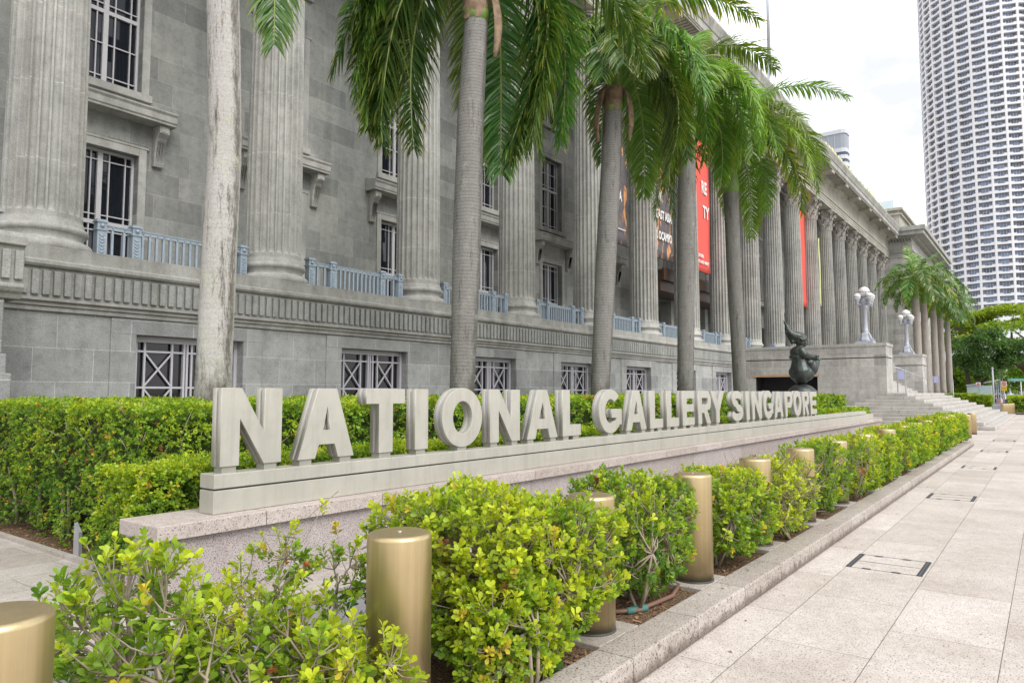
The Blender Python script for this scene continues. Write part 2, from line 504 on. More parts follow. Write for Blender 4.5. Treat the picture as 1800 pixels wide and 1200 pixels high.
def trunk_mat(name, c1, c2, dark, lichen, ringf, bmp):
    m, nt, b = mat(name, c1, .9, spec=.2)
    p = position(nt)
    c = mixc(nt, noise(nt, p, 1.6, 6, .7), c1, c2)
    # ring scars
    w = N(nt, "ShaderNodeTexWave", wave_type='BANDS', bands_direction='Z', Scale=5.2, Distortion=2.2, Detail=3.)
    w.inputs["Detail Scale"].default_value = 1.6
    nt.links.new(p, w.inputs["Vector"])
    c = mixc(nt, ringf, c, ramp(nt, w.outputs["Fac"], [(.0, (.5, .48, .45)), (.3, (1, 1, 1))]), 'MULTIPLY')
    bl = noise(nt, position(nt, (9, 9, 1.3)), 1.0, 9, .85)
    c = mixc(nt, ramp(nt, bl, [(.53, (0, 0, 0)), (.63, (.9, .9, .9))]), c, dark)
    sz = nt.nodes.new("ShaderNodeSeparateXYZ"); nt.links.new(p, sz.inputs[0])
    zz = N(nt, "ShaderNodeMath", operation='MULTIPLY_ADD'); nt.links.new(noise(nt, position(nt, (4, 4, 1.5)), 1.0, 6, .7), zz.inputs[0]); zz.inputs[1].default_value = 2.6; nt.links.new(sz.outputs[2], zz.inputs[2])
    sc = N(nt, "ShaderNodeMath", operation='MULTIPLY'); nt.links.new(zz.outputs[0], sc.inputs[0]); sc.inputs[1].default_value = .2
    c = mixc(nt, ramp(nt, sc.outputs[0], [(.54, (.85, .85, .85)), (.66, (0, 0, 0))]), c, dark)
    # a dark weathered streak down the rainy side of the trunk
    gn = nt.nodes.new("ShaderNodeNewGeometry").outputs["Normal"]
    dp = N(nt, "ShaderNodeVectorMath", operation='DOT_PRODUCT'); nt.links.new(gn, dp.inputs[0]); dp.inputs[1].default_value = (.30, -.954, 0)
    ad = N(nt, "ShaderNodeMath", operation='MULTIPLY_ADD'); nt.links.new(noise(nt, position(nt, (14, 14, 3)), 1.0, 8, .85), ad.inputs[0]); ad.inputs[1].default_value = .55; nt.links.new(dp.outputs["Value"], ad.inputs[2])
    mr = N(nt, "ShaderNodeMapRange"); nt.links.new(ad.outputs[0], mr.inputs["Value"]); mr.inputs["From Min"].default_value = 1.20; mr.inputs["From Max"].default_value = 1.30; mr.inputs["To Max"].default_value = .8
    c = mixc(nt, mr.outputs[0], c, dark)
    li = noise(nt, position(nt, (1, 1, .8)), 4.0, 9, .8)
    c = mixc(nt, ramp(nt, li, [(.55, (0, 0, 0)), (.66, (.8, .8, .8))]), c, lichen)
    g = noise(nt, p, 45, 3, .7)
    c = mixc(nt, .45, c, ramp(nt, g, [(.32, (.5, .5, .5)), (.6, (1.15, 1.15, 1.15))]), 'MULTIPLY')
    nt.links.new(c, b.inputs["Base Color"])
    bump(nt, b, mixc(nt, .5, w.outputs["Fac"], noise(nt, position(nt, (1, 1, 2)), 22, 5, .7)), bmp, .01)
    return m
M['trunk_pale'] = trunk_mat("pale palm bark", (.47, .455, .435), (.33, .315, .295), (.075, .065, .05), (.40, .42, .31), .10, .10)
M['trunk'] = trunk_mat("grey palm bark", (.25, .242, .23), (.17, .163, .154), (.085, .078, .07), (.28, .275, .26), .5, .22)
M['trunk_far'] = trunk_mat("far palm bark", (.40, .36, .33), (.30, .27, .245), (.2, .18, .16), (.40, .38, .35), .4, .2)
M['shaft'] = plain("palm crownshaft green", (.16, .26, .06), .4, 0, .25, 3)
M['sheath'] = plain("dry palm sheath", (.24, .165, .105), .8, 0, .5, 7)
M['rachis'] = plain("palm rib", (.28, .34, .10), .5, 0, .2, 3)
M['palmleaf'] = leaf_mat("palm leaflets", .30, .28, .55)
M['leaf'] = leaf_mat("hedge leaves", .42, .38, .34)
M['treeleaf'] = leaf_mat("tree leaves", .5, .35, .4)
M['bark'] = plain("bark", (.14, .11, .085), .9, 0, .35, 4, .3, .4)
M['twig'] = plain("twig bark", (.30, .25, .19), .85, 0, .3, 12, .3)
M['soil'] = None
def soil_mat():
    m, nt, b = mat("soil and bark mulch", (.1, .06, .04), .95, spec=.2)
    p = position(nt)
    v = N(nt, "ShaderNodeTexVoronoi", Scale=55.); nt.links.new(p, v.inputs["Vector"])
    c = mixc(nt, noise(nt, p, 25, 4, .7), (.06, .038, .025), (.22, .14, .085))
    c = mixc(nt, ramp(nt, noise(nt, p, 80, 2), [(.58, (0, 0, 0)), (.66, (1, 1, 1))]), c, (.36, .25, .15))
    nt.links.new(c, b.inputs["Base Color"])
    bump(nt, b, v.outputs["Distance"], .8, .02)
    return m
M['soil'] = soil_mat()
def grating_mat():
    m, nt, b = mat("perforated steel", (.40, .40, .43), .4, .7)
    p = position(nt, (52, 52, 52))
    s = nt.nodes.new("ShaderNodeSeparateXYZ"); nt.links.new(p, s.inputs[0])
    v = N(nt, "ShaderNodeTexVoronoi", Scale=44., Randomness=.0); nt.links.new(position(nt), v.inputs["Vector"])
    c = ramp(nt, v.outputs["Distance"], [(.30, (.03, .03, .032)), (.36, (.42, .42, .46))])
    nt.links.new(c, b.inputs["Base Color"])
    return m
M['grating'] = grating_mat()
M['iron'] = plain("cast iron", (.12, .125, .14), .6, .3, .3, 20)
M['steel'] = plain("steel", (.50, .52, .56), .35, .7, .1, 10)
M['hose'] = plain("brown irrigation hose", (.20, .11, .075), .6)
M['teal'] = plain("teal hose joint", (.08, .22, .20), .6)
M['white'] = plain("white paint", (.60, .60, .59), .5, 0, .05)
M['hotelwhite'] = plain("white tower concrete", (.60, .60, .63), .7, 0, .06, .05)
M['hotelglass'] = plain("tower glass", (.20, .26, .38), .15, 0, .85, .2)
M['hotelside'] = plain("balcony shade wall", (.38, .30, .25), .8, 0, .5, .3)
M['officeglass'] = plain("office tower glass", (.26, .28, .32), .3, .1, .1, .1)
M['officedark'] = plain("office window band", (.06, .08, .12), .2)
M['officewhite'] = plain("office cladding", (.48, .50, .54), .5, 0, .05, .1)
M['yellow'] = plain("yellow panel", (.60, .585, .27), .6, 0, .2, 1.3)
M['red'] = plain("red banner cloth", (.66, .085, .065), .75, 0, .06, 1.2)
M['brown'] = plain("brown canopy metal", (.075, .045, .03), .5, 0, .2)
M['curtain'] = plain("window blind", (.24, .24, .235), .8, 0, .2, 2)
M['dark'] = plain("dark opening", (.018, .016, .02), .8)
M['cabin'] = plain("mint cabin panel", (.36, .46, .46), .6, 0, .04, .5)
M['green_sign'] = plain("green sign plate", (.02, .38, .26), .5)
M['red_sign'] = plain("red sign paint", (.62, .05, .05), .5)
M['yellow_sign'] = plain("yellow sign plate", (.80, .56, .03), .5)
M['skin'] = plain("skin", (.35, .21, .15), .6)
M['cloth_w'] = plain("white shirt", (.72, .70, .68), .8)
M['cloth_d'] = plain("dark clothes", (.04, .045, .06), .8)
M['orange'] = plain("orange cloth", (.75, .12, .05), .8)
M['lilac'] = plain("lilac panel", (.45, .45, .72), .5)
M['blue'] = plain("blue plastic", (.03, .12, .45), .5)
M['glassroof'] = plain("pale roof glass", (.55, .66, .70), .15, 0, .05, .5)
def banner_mat(seed):
    m, nt, b = mat("printed banner %s" % 'ab'[seed], (.05, .045, .05), .7)
    p = position(nt)
    d = noise(nt, position(nt, (1, 1, .45)), 1.1 + .2 * seed, 5, .65, 1.5)
    c = mixc(nt, noise(nt, p, 2.0, 4), (.035, .035, .045), (.13, .115, .12))
    c = mixc(nt, ramp(nt, d, [(.56, (0, 0, 0)), (.60, (1, 1, 1))]), c, (.62, .28, .10))
    c = mixc(nt, ramp(nt, noise(nt, p, 2.7 + seed, 5, .7, 2.), [(.6, (0, 0, 0)), (.66, (.8, .8, .8))]), c, (.5, .13, .09) if seed else (.4, .2, .1))
    nt.links.new(c, b.inputs["Base Color"])
    return m
M['banner_a'] = banner_mat(0); M['banner_b'] = banner_mat(1)
# ================================================================== GROUND
def ground():
    b = MB(); b.add([(-400, -400, -.03), (1500, -400, -.03), (1500, 900, -.03), (-400, 900, -.03)], [(0, 1, 2, 3)])
    tag(b.build("ground", M['ground']), kind='structure')
    b = MB(); b.add([(-15, -20, 0), (170, -20, 0), (170, 8, 0), (-15, 8, 0)], [(0, 1, 2, 3)])
    tag(b.build("pavement", M['pave']), kind='structure')
    # raised kerb with its coping, granite strips at the bollards, beds of soil between them
    b = MB()
    b.box(-6, 1.88, .004, 25.9, 2.12, .15)
    o = tag(b.build("kerb", M['kerb']), kind='structure'); bevel(o, .012, 2)
    b = MB()
    xs = BOLL + [25.75]
    prev = -6
    for i, x in enumerate(BOLL_K):
        b.box(x - .24, 2.123, .004, x + .24, 3.10, .147)
    b.box(-6, 3.10, .004, 25.9, 3.55, .147)
    b.box(25.3, 2.123, .004, 25.9, 3.10, .147)
    o = tag(b.build("planter_paving", M['slab']), kind='structure'); bevel(o, .005, 1)
    b = MB(); b.box(-6, 2.123, .003, 25.3, 3.098, .115)
    tag(b.build("soil", M['soil']), kind='structure')
    b = MB()
    b.box(-12, 3.553, .003, 28.0, 14.2, .10)
    tag(b.build("plaza_paving", M['paving_back']), kind='structure')
    b = MB()
    b.add([(2.86, 5.5, .106), (31.2, 5.5, .106), (31.2, 14.1, .106), (2.86, 14.1, .106)], [(0, 1, 2, 3)])
    tag(b.build("hedge_bed_soil", M['soil']), kind='structure')
    b = MB(); b.box(2.80, 5.5, .10, 2.86, 12.6, .135)
    tag(b.build("bed_edging", M['slab']), kind='structure')
    # chips of bark on the soil
    v = []; f = []
    pts = []
    for i in range(2600):
        x = rng.uniform(0, 12); y = rng.uniform(2.14, 3.08); pts.append((x, y, .117))
    for i in range(1600):
        pts.append((rng.uniform(2.9, 4.2), rng.uniform(6, 11), .108))
    P = np.array(pts); n = len(P)
    a = rng.uniform(0, 6.28, n); ln = rng.uniform(.008, .028, n); wd = rng.uniform(.003, .009, n); hz = rng.uniform(.002, .012, n)
    dx = np.stack([np.cos(a), np.sin(a), rng.uniform(-.3, .3, n)], 1) * ln[:, None]; sx = np.stack([-np.sin(a), np.cos(a), rng.uniform(-.4, .4, n)], 1) * wd[:, None]
    P[:, 2] += hz
    V = np.stack([P - dx - sx, P + dx - sx, P + dx + sx, P - dx + sx], 1).reshape(-1, 3)
    F = np.arange(4 * n).reshape(n, 4)
    col = np.repeat(np.array([[.20, .11, .06]]) * rng.uniform(.4, 2.0, (n, 1)), 4, 0)
    m, nt, bs = mat("bark chips", (.2, .12, .07), .9)
    at = N(nt, "ShaderNodeAttribute", attribute_name="Col"); nt.links.new(at.outputs["Color"], bs.inputs["Base Color"])
    o = mesh_obj("bark_chips", np_mesh("bark_chips", V, [F], m, col)); tag(o, "brown bark chips scattered on the planter soil", "bark chips", kind='stuff')

BOLL = [.78, 2.33, 3.90, 5.40, 7.02, 8.58, 10.25, 12.05, 14.0, 15.6, 17.3, 19.0, 20.6, 22.3, 24.0]
BOLL_K = [-.7] + BOLL
ground()

def gratings():
    g = "perforated steel gratings behind the planter"
    k = 0
    labs = ["perforated steel grating behind the near sparse shrubs", "second perforated steel grating, behind the second gold bollard"]
    for i in range(9):
        x0 = 1.3 + i * 2.4
        b = MB(); b.box(x0, 3.72, .06, x0 + 2.38, 4.42, .106)
        o = b.build("grating", M['grating'])
        tag(o, labs[i] if i < 2 else "perforated steel grating far along the foot of the granite wall, mostly hidden by shrubs", "grating", g)
gratings()

def drains():
    labs = ["nearest drain cover in the pale pavement with two dark slots", "second drain cover in the pavement, beyond the nearest one",
            "third drain cover along the pavement, a small dark pair of slots", "fourth drain cover, far along the pavement", "farthest drain cover before the steps"]
    for i, x in enumerate([7.22, 12.6, 18.05, 23.4, 28.8]):
        t = thing("drain_cover", (x + .31, 1.25, 0), labs[i], "drain cover", "drain covers in the pavement")
        for a, y0, y1 in ((0, .95, 1.57), (.628, .95, 1.57), (.3125, 1.0, 1.52)):
            b = MB(); b.box(x + a, y0, .002, x + a + .003, y1, .0045); b.build("cover_edge", M['iron'], t)
        for a in (.0, .612):
            for yy in (1.12, 1.36):
                b = MB(); b.box(x + a - .006, yy, .005, x + a + .02, yy + .07, .007); b.build("lifting_slot", M['iron'], t)
        for y in (.95, 1.525):
            g = MB(); g.box(x, y, .0012, x + .632, y + .045, .004)
            o = g.build("slot_grate", M['darkgap'], t)
            s = MB()
            for k in range(22):
                s.box(x + k * .0295 + .004, y + .003, .003, x + k * .0295 + .012, y + .045, .008)
            s.box(x, y + .02, .003, x + .632, y + .027, .009)
            s.build("bars", M['iron'], o)
drains()

# ================================================================== GALLERY BUILDING
COLX = [5.24 + 5.04 * k for k in range(18)]
COLY = 15.12; ZP = 4.2; YW = 18.65
G = thing("gallery_building", (48, 16, 0), "long grey stone gallery with a row of tall fluted Corinthian columns", "building")

def column_proto():
    n_fl = 24; prof = [.1, .2, .32, .5, .68, .8, .9]
    def ring(r, dep):
        pts = []
        for k in range(n_fl):
            for u in prof:
                a = 2 * math.pi * (k + u) / n_fl
                t = abs((u - .5) / .4)
                d = dep * math.sqrt(max(0, 1 - t * t))
                pts.append(((r - d) * math.cos(a), (r - d) * math.sin(a)))
        return pts
    r0 = .665
    levels = [(4.83 - ZP, 0.0), (4.93 - ZP, 0), (4.955 - ZP, .3), (4.99 - ZP, .7), (5.04 - ZP, .92), (5.10 - ZP, 1)]
    levels += [(z - ZP, 1) for z in np.linspace(5.8, 15.5, 12)]
    levels += [(15.6 - ZP, .9), (15.66 - ZP, .5), (15.69 - ZP, 0), (15.78 - ZP, 0)]
    b = MB(); vs = []
    for z, d in levels:
        t = max(0, (z + ZP - 4.9) / 11.0)
        r = r0 - .105 * (max(0, t) ** 1.6)
        for x, y in ring(r, d * .085): vs.append((x, y, z))
    nn = n_fl * len(prof); fs = []
    for i in range(len(levels) - 1):
        for k in range(nn): fs.append((i * nn + k, i * nn + (k + 1) % nn, (i + 1) * nn + (k + 1) % nn, (i + 1) * nn + k))
    b.add(vs, fs)
    loc = (COLX[0], COLY, ZP)
    shaft = b.build("column", M['column'], G, loc)
    b = MB()
    tor = lambda rc, zc, rr, n=7: [(rc + rr * math.cos(t), zc + rr * math.sin(t)) for t in np.linspace(-math.pi / 2, math.pi / 2, n)]
    prof2 = [(.60, 0)] + tor(.735, .115, .115) + [(.72, .235), (.70, .25), (.685, .29), (.70, .34), (.715, .36)] + tor(.705, .435, .07) + [(.70, .51), (.70, .56), (.685, .58), (.672, .64)]
    b.lathe(prof2, 56, cap=False)
    b.build("base", M['column'], shaft, loc)
    # carved capital
    zc = 15.72 - ZP
    b = MB()
    b.lathe([(.56, zc), (.625, zc + .03), (.625, zc + .10), (.56, zc + .13), (.53, zc + .2), (.54, zc + .7), (.60, zc + 1.2), (.70, zc + 1.5), (.72, zc + 1.56)], 32, cap=False)
    def leaf(ang, zb, h, w, out):
        ca, sa = math.cos(ang), math.sin(ang)
        vs = []; NU = 7; NV = 6
        for j in range(NV + 1):
            t = j / NV
            if t < .75: rr = .56 + .12 * t + .03; zz = zb + h * t / .75
            else:
                q = (t - .75) / .25 * math.pi * .8
                rr = .68 + out * math.sin(q) * .8 + .02; zz = zb + h - out * (1 - math.cos(q)) * .5
            ww = w * (1 - .35 * t) * (1 + .14 * ((j % 2) * 2 - 1))
            for i in range(NU):
                u = (i / (NU - 1) - .5)
                bul = .035 * (1 - (2 * abs(u)) ** 2) + (.02 if i % 2 else 0)
                x = rr + bul; y = u * ww
                vs.append((x * ca - y * sa, x * sa + y * ca, zz - .05 * abs(u) * 2))
        fs = []
        for j in range(NV):
            for i in range(NU - 1):
                fs.append((j * NU + i, j * NU + i + 1, (j + 1) * NU + i + 1, (j + 1) * NU + i))
        b.add(vs, fs, 0, False)
    for k in range(8): leaf(2 * math.pi * k / 8, zc + .13, .48, .42, .17)
    for k in range(8): leaf(2 * math.pi * (k + .5) / 8, zc + .28, .80, .40, .20)
    for k in range(8): leaf(2 * math.pi * k / 8, zc + .7, .62, .26, .16)
    for k in range(4):          # corner volutes
        a = math.pi / 4 + k * math.pi / 2
        ca, sa = math.cos(a), math.sin(a)
        for s in (-1, 1):
            pts = []
            for t in np.linspace(0, 1, 16):
                if t < .5:
                    rr = .60 + .42 * (t / .5) ** 1.5; zz = zc + .85 + .62 * t / .5; 
                else:
                    q = (t - .5) / .5 * 2 * math.pi * 1.1
                    rad = .13 * (1 - .6 * (t - .5) / .5)
                    rr = 1.0 + rad * math.sin(q) * .9 ; zz = zc + 1.34 + rad * math.cos(q)
                off = s * (.06 if t > .4 else .06 + .2 * (.4 - t))
                pts.append((rr * ca - off * sa, rr * sa + off * ca, zz))
            b.tube(pts, [.05] * 16, 6)
    # abacus with hollow sides
    out = []
    for k in range(4):
        a0 = math.pi / 4 + k * math.pi / 2
        for t in np.linspace(-1, 1, 9):
            if abs(t) > .99: continue
            a = a0 + math.pi / 4 + t * math.pi / 4 * .93
            rr = .80 + .26 * abs(t) ** 2.0
            out.append((rr * math.cos(a), rr * math.sin(a)))
    n = len(out)
    for z0, z1, sc in ((zc + 1.56, zc + 1.64, .97), (zc + 1.642, zc + 1.75, 1.03)):
        vs = [(x * sc, y * sc, z0) for x, y in out] + [(x * sc, y * sc, z1) for x, y in out]
        b.add(vs, [(i, (i + 1) % n, n + (i + 1) % n, n + i) for i in range(n)] + [tuple(range(n - 1, -1, -1)), tuple(range(n, 2 * n))])
    for k in range(4):
        a = k * math.pi / 2
        b.sphere((.86 * math.cos(a), .86 * math.sin(a), zc + 1.62), .12, 8, 6)
    b.build("capital", M['cap'], shaft, loc)
    return shaft
c0 = column_proto()
for x in COLX[1:]: dup(c0, G, (x, COLY, ZP))

BAY = [COLX[i] + 2.52 for i in range(17)]
BW = [(BAY[i] - 1.15, BAY[i] + 1.15, .75, 2.73) for i in range(7)]
def basement():
    b = MB()
    b.wall_holes(4.0, 40.9, 0, 3.05, BW, 14.15, .38)
    for h in BW:      # solid backing behind each opening
        b.add([(h[0], 14.53, h[2]), (h[1], 14.53, h[2]), (h[1], 14.53, h[3]), (h[0], 14.53, h[3])], [(0, 1, 2, 3)])
    b.build("basement_wall", M['wall_base'], G)
    # plain pilaster-like joints beside each window: shallow raised jamb stones
    for h in BW:
        b = MB()
        b.box(h[1] + .003, 14.125, .2, h[1] + .48, 14.149, 2.74)
        b.box(h[0] - .48, 14.125, .2, h[0] - .003, 14.149, 2.74)
        b.box(h[0] - .48, 14.12, 2.73, h[1] + .48, 14.149, 3.04)
        bevel(b.build("window_surround", M['wall_base'], G), .006, 1)
    # moulded string, fluted band and ledge
    yz = [(14.16, 3.05), (14.08, 3.05), (14.08, 3.12), (14.04, 3.14), (14.04, 3.19), (13.98, 3.22), (13.98, 3.27), (14.05, 3.275), (14.05, 3.80),
          (13.98, 3.82), (13.95, 3.86), (13.95, 3.92), (13.99, 3.95), (14.02, 3.96), (14.02, 4.16), (14.16, 4.16)]
    b = MB(); b.prism_x(yz, 4.0, 40.9); b.build("string_course", M['trim'], G)
    b = MB()
    x = 4.22
    while x < 40.8:
        b.box(x, 13.985, 3.32, x + .115, 14.052, 3.755)
        x += .172
    o = tag(b.build("fluted_band", M['band'], G), kind='stuff'); bevel(o, .014, 2)
    b = MB(); b.box(4.0, 14.025, 4.163, 40.9, YW, 4.197); b.box(40.9, 14.0, 4.163, 93, YW, 4.198)
    b.build("loggia_floor", M['trim'], G)
basement()

def basement_windows():
    x0, x1, z0, z1 = BW[0]
    w = x1 - x0; h = z1 - z0
    loc = ((x0 + x1) / 2, 14.42, z0)
    b = MB()
    t = .04
    # outer frame, wide on the right side
    b.box(-w / 2, -.03, 0, -w / 2 + .05, .06, h); b.box(w / 2 - .07, -.05, 0, w / 2, .06, h)
    b.box(-w / 2 + .05, -.03, h - .12, w / 2 - .07, .06, h)
    a0, a1 = -w / 2 + .05, w / 2 - .07
    mid = (a0 + a1) / 2
    b.box(mid - .055, -.03, 0, mid - .012, .05, h - .12); b.box(mid + .012, -.03, 0, mid + .055, .05, h - .12)
    for p0, p1 in ((a0, mid - .055), (mid + .055, a1)):
        ww = p1 - p0
        xa = p0 + ww * .24; xb = p1 - ww * .22
        for xx in (p0 + ww * .08, xa, xb): b.box(xx - t / 2, -.015, 0, xx + t / 2, .03, h - .12)
        for zz in (h - .30, h - 1.02, h - 1.74): b.box(p0, -.012, zz - t / 2, p1, .028, zz + t / 2)
        for zt, zb in ((h - .32, h - 1.0), (h - 1.04, h - 1.72)):
            b.beam((xa, .008, zb), (xb, .008, zt), .032, .03, up=(0, 1, 0)); b.beam((xa, .004, zt), (xb, .004, zb), .032, .03, up=(0, 1, 0))
    f = b.build("basement_window", M['frame_b'], G, loc)
    g = MB(); g.box(-w / 2 + .02, .062, .02, w / 2 - .02, .075, h - .02)
    # pale blind low inside the head of the window
    g.build("pane", M['glass_b'], f, loc)
    for i in range(1, 7):
        dup(f, G, ((BW[i][0] + BW[i][1]) / 2, 14.42, z0))
basement_windows()

HW = .83
LV = [(4.25, 7.73), (9.39, 12.8), (14.45, 16.9)]
def upper_wall():
    b = MB()
    holes = [(x - HW, x + HW, z0, z1) for x in BAY for z0, z1 in LV]
    b.wall_holes(-14, 93, 4.2, 17.5, holes, YW, .32)
    b.add([(-14, YW + .36, 4.2), (93, YW + .36, 4.2), (93, YW + .36, 17.5), (-14, YW + .36, 17.5)], [(0, 1, 2, 3)])
    b.build("upper_wall", M['wall_up'], G)
    for x in BAY:
        for k, (z0, z1) in enumerate(LV):
            b = MB()
            e = .20
            b.box(x - HW - e, YW - .045, z0, x - HW - .002, YW - .002, z1 + .2)
            b.box(x + HW + .002, YW - .045, z0, x + HW + e, YW - .002, z1 + .2)
            b.box(x - HW, YW - .045, z1 + .002, x + HW, YW - .002, z1 + .2)
            b.box(x - HW - e - .05, YW - .06, z1 + .202, x + HW + e + .05, YW - .002, z1 + .26)
            if k: b.box(x - HW - .25, YW - .13, z0 - .2, x + HW + .25, YW - .002, z0 - .003)
            bevel(b.build("architrave", M['trim'], G), .008, 1)
    # hood on brackets over the lowest windows
    x = BAY[0]; loc = (x, YW, 8.6)
    b = MB()
    b.prism_x([(-.004, 0), (-.50, 0), (-.50, .06), (-.53, .08), (-.53, .24), (-.57, .30), (-.57, .34), (-.40, .38), (-.004, .46)], -1.57, 1.57)
    hd = b.build("window_hood", M['trim'], G, loc); bevel(hd, .01, 1)
    for s in (-1.30, 1.30):
        b = MB()
        yz = [(-.004, -1.05), (-.12, -1.05), (-.14, -.9), (-.15, -.7), (-.19, -.5), (-.27, -.33), (-.36, -.25), (-.36, -.23), (-.40, -.22), (-.40, -.003), (-.004, -.003)]
        b.prism_x(yz, s - .13, s + .13)
        for k in (-.07, 0, .07): b.prism_x([(-.12, -1.0), (-.145, -1.0), (-.17, -.7), (-.21, -.5), (-.29, -.33), (-.25, -.33)], s + k - .017, s + k + .017)
        b.box(s - .09, -.415, -.19, s + .09, -.39, -.04)
        bevel(b.build("bracket", M['trim'], hd, loc), .006, 1)
    for x in BAY[1:]: dup(hd, G, (x, YW, 8.6))
upper_wall()

def upper_windows():
    protos = []
    for k, (z0, z1) in enumerate(LV):
        h = z1 - z0; loc = (BAY[0], YW + .26, z0)
        b = MB(); w = HW; o = .06
        b.box(-w, -.04, 0, -w + o, .05, h); b.box(w - o, -.04, 0, w, .05, h)
        b.box(-w + o, -.04, h - o, w - o, .05, h); b.box(-w + o, -.04, 0, w - o, .05, o)
        b.box(-.06, -.05, o, .06, .05, h - o)
        trs = [1.62] if k == 0 else ([1.95] if k == 1 else [])
        for z in trs: b.box(-w + o, -.045, z - .05, w - o, .05, z + .05)
        edges = [o] + trs + [h - o]
        for s in (-1, 1):
            xa, xb = (-w + o, -.06) if s < 0 else (.06, w - o)
            for xx in (xa + .17, xb - .15): b.box(xx - .014, -.03, o, xx + .014, .02, h - o)
            for a, c in zip(edges[:-1], edges[1:]):
                zs = [a + .20, c - .2] if k == 0 else [a + .2] + [a + .2 + (c - a - .2) * q / 2 for q in (1,)]
                for zz in zs: b.box(xa, -.028, zz - .014, xb, .018, zz + .014)
        f = b.build("window", M['frame'], G, loc)
        g = MB()
        xs = [-w + .03, -w + .23, -.25, -.01, .01, .25, w - .21, w - .03]; zs = list(np.linspace(.03, h - .03, 6))
        rq = random.Random(k + 3)
        for i in range(7):
            if i == 3: continue
            for j in range(5):
                ty, tx = rq.uniform(-.006, .006), rq.uniform(-.006, .006)
                g.add([(xs[i], .028 - tx - ty, zs[j]), (xs[i + 1], .028 + tx - ty, zs[j]), (xs[i + 1], .028 + tx + ty, zs[j + 1]), (xs[i], .028 - tx + ty, zs[j + 1])], [(0, 1, 2, 3)])
        g.build("pane", M['glass'], f, loc)
        for x in BAY[1:]: dup(f, G, (x, YW + .26, z0))
upper_windows()

def railings():
    z0, z1 = 4.42, 5.18
    a, c = .86, 5.04 - .86
    def post(b, x):
        b.box(x - .085, -.085, 0, x + .085, .085, .78)
        b.box(x - .11, -.11, .78, x + .11, .11, .81); b.box(x - .09, -.09, .81, x + .09, .09, .84); b.box(x - .11, -.11, .62, x + .11, .11, .645)
        for k in range(8):
            z = .08 + k * .066
            b.tube([(x + .045 * math.cos(t), -.09, z + .04 * math.sin(t)) for t in np.linspace(math.pi * .9, math.pi * 2.1, 6)], .011, 5)
        b.sphere((x, -.095, .715), .045, 8, 6)
    b = MB()
    po = [a + .1, a + .78, c - .78, c - .1]
    for x in po: post(b, x)
    segs = list(zip(po[:-1], po[1:]))
    for i, (p, q) in enumerate(segs):
        b.box(p + .085, -.035, .66, q - .085, .035, .73); b.box(p + .085, -.05, .73, q - .085, .05, .75); b.box(p + .085, -.03, .05, q - .085, .03, .09)
        n = 2 if i != 1 else 11
        for k in range(n):
            x = p + (q - p) * (k + 1) / (n + 1)
            b.box(x - .022, -.028, .09, x + .022, .028, .66)
            b.sphere((x, -.04, .70), .018, 6, 4)
    f = b.build("railing", M['rail'], G, (COLX[0], 14.94, 4.2))
    for i in range(1, 8): dup(f, G, (COLX[i], 14.94, 4.2))
railings()

def entablature():
    b = MB()
    yz = [(15.95, 17.5), (14.32, 17.5), (14.32, 17.68), (14.29, 17.69), (14.29, 17.88), (14.26, 17.89), (14.26, 18.06), (14.18, 18.10), (14.18, 18.17), (14.32, 18.19),
          (14.32, 19.35), (14.26, 19.38), (14.24, 19.45), (14.10, 19.52), (14.05, 19.62), (13.9, 19.66), (15.95, 19.66)]
    b.prism_x(yz, -6, 93)
    b.build("entablature", M['entab'], G)
    b = MB()
    yz = [(15.6, 19.663), (13.05, 19.663), (13.05, 19.72), (13.0, 19.74), (13.0, 20.12), (12.95, 20.14), (12.9, 20.3), (12.82, 20.5), (12.80, 20.56), (12.80, 20.66), (15.6, 20.9)]
    b.prism_x(yz, -6, 91.3)
    b.build("cornice", M['trim'], G)
    b = MB()       # mutules and soffit ribs
    for x in COLX + [COLX[-1] - 88]:
        b.box(x - .5, 13.2, 19.42, x + .5, 13.95, 19.66)
        b.box(x - .42, 13.12, 19.36, x + .42, 13.28, 19.60)
        for k in range(14): b.box(x + .62 + k * .28, 13.25, 19.60, x + .78 + k * .28, 13.9, 19.66)
    b.box(-6, 13.10, 19.58, 91, 13.16, 19.66)
    b.build("mutule_course", M['entab'], G)
    b = MB(); b.box(-6, 15.0, 20.75, 93, 17, 21.9); b.box(-6, 14.9, 21.9, 93, 17.1, 22.1)
    b.build("attic", M['wall_abut'], G)
    b = MB(); b.box(-6, 15.96, 17.52, 93, YW, 17.7); b.build("loggia_ceiling", M['entab'], G)
    b = MB(); b.box(-14, YW + .4, 0, 110, 40, 20.7); b.build("main_block", M['wall_up'], G)
entablature()

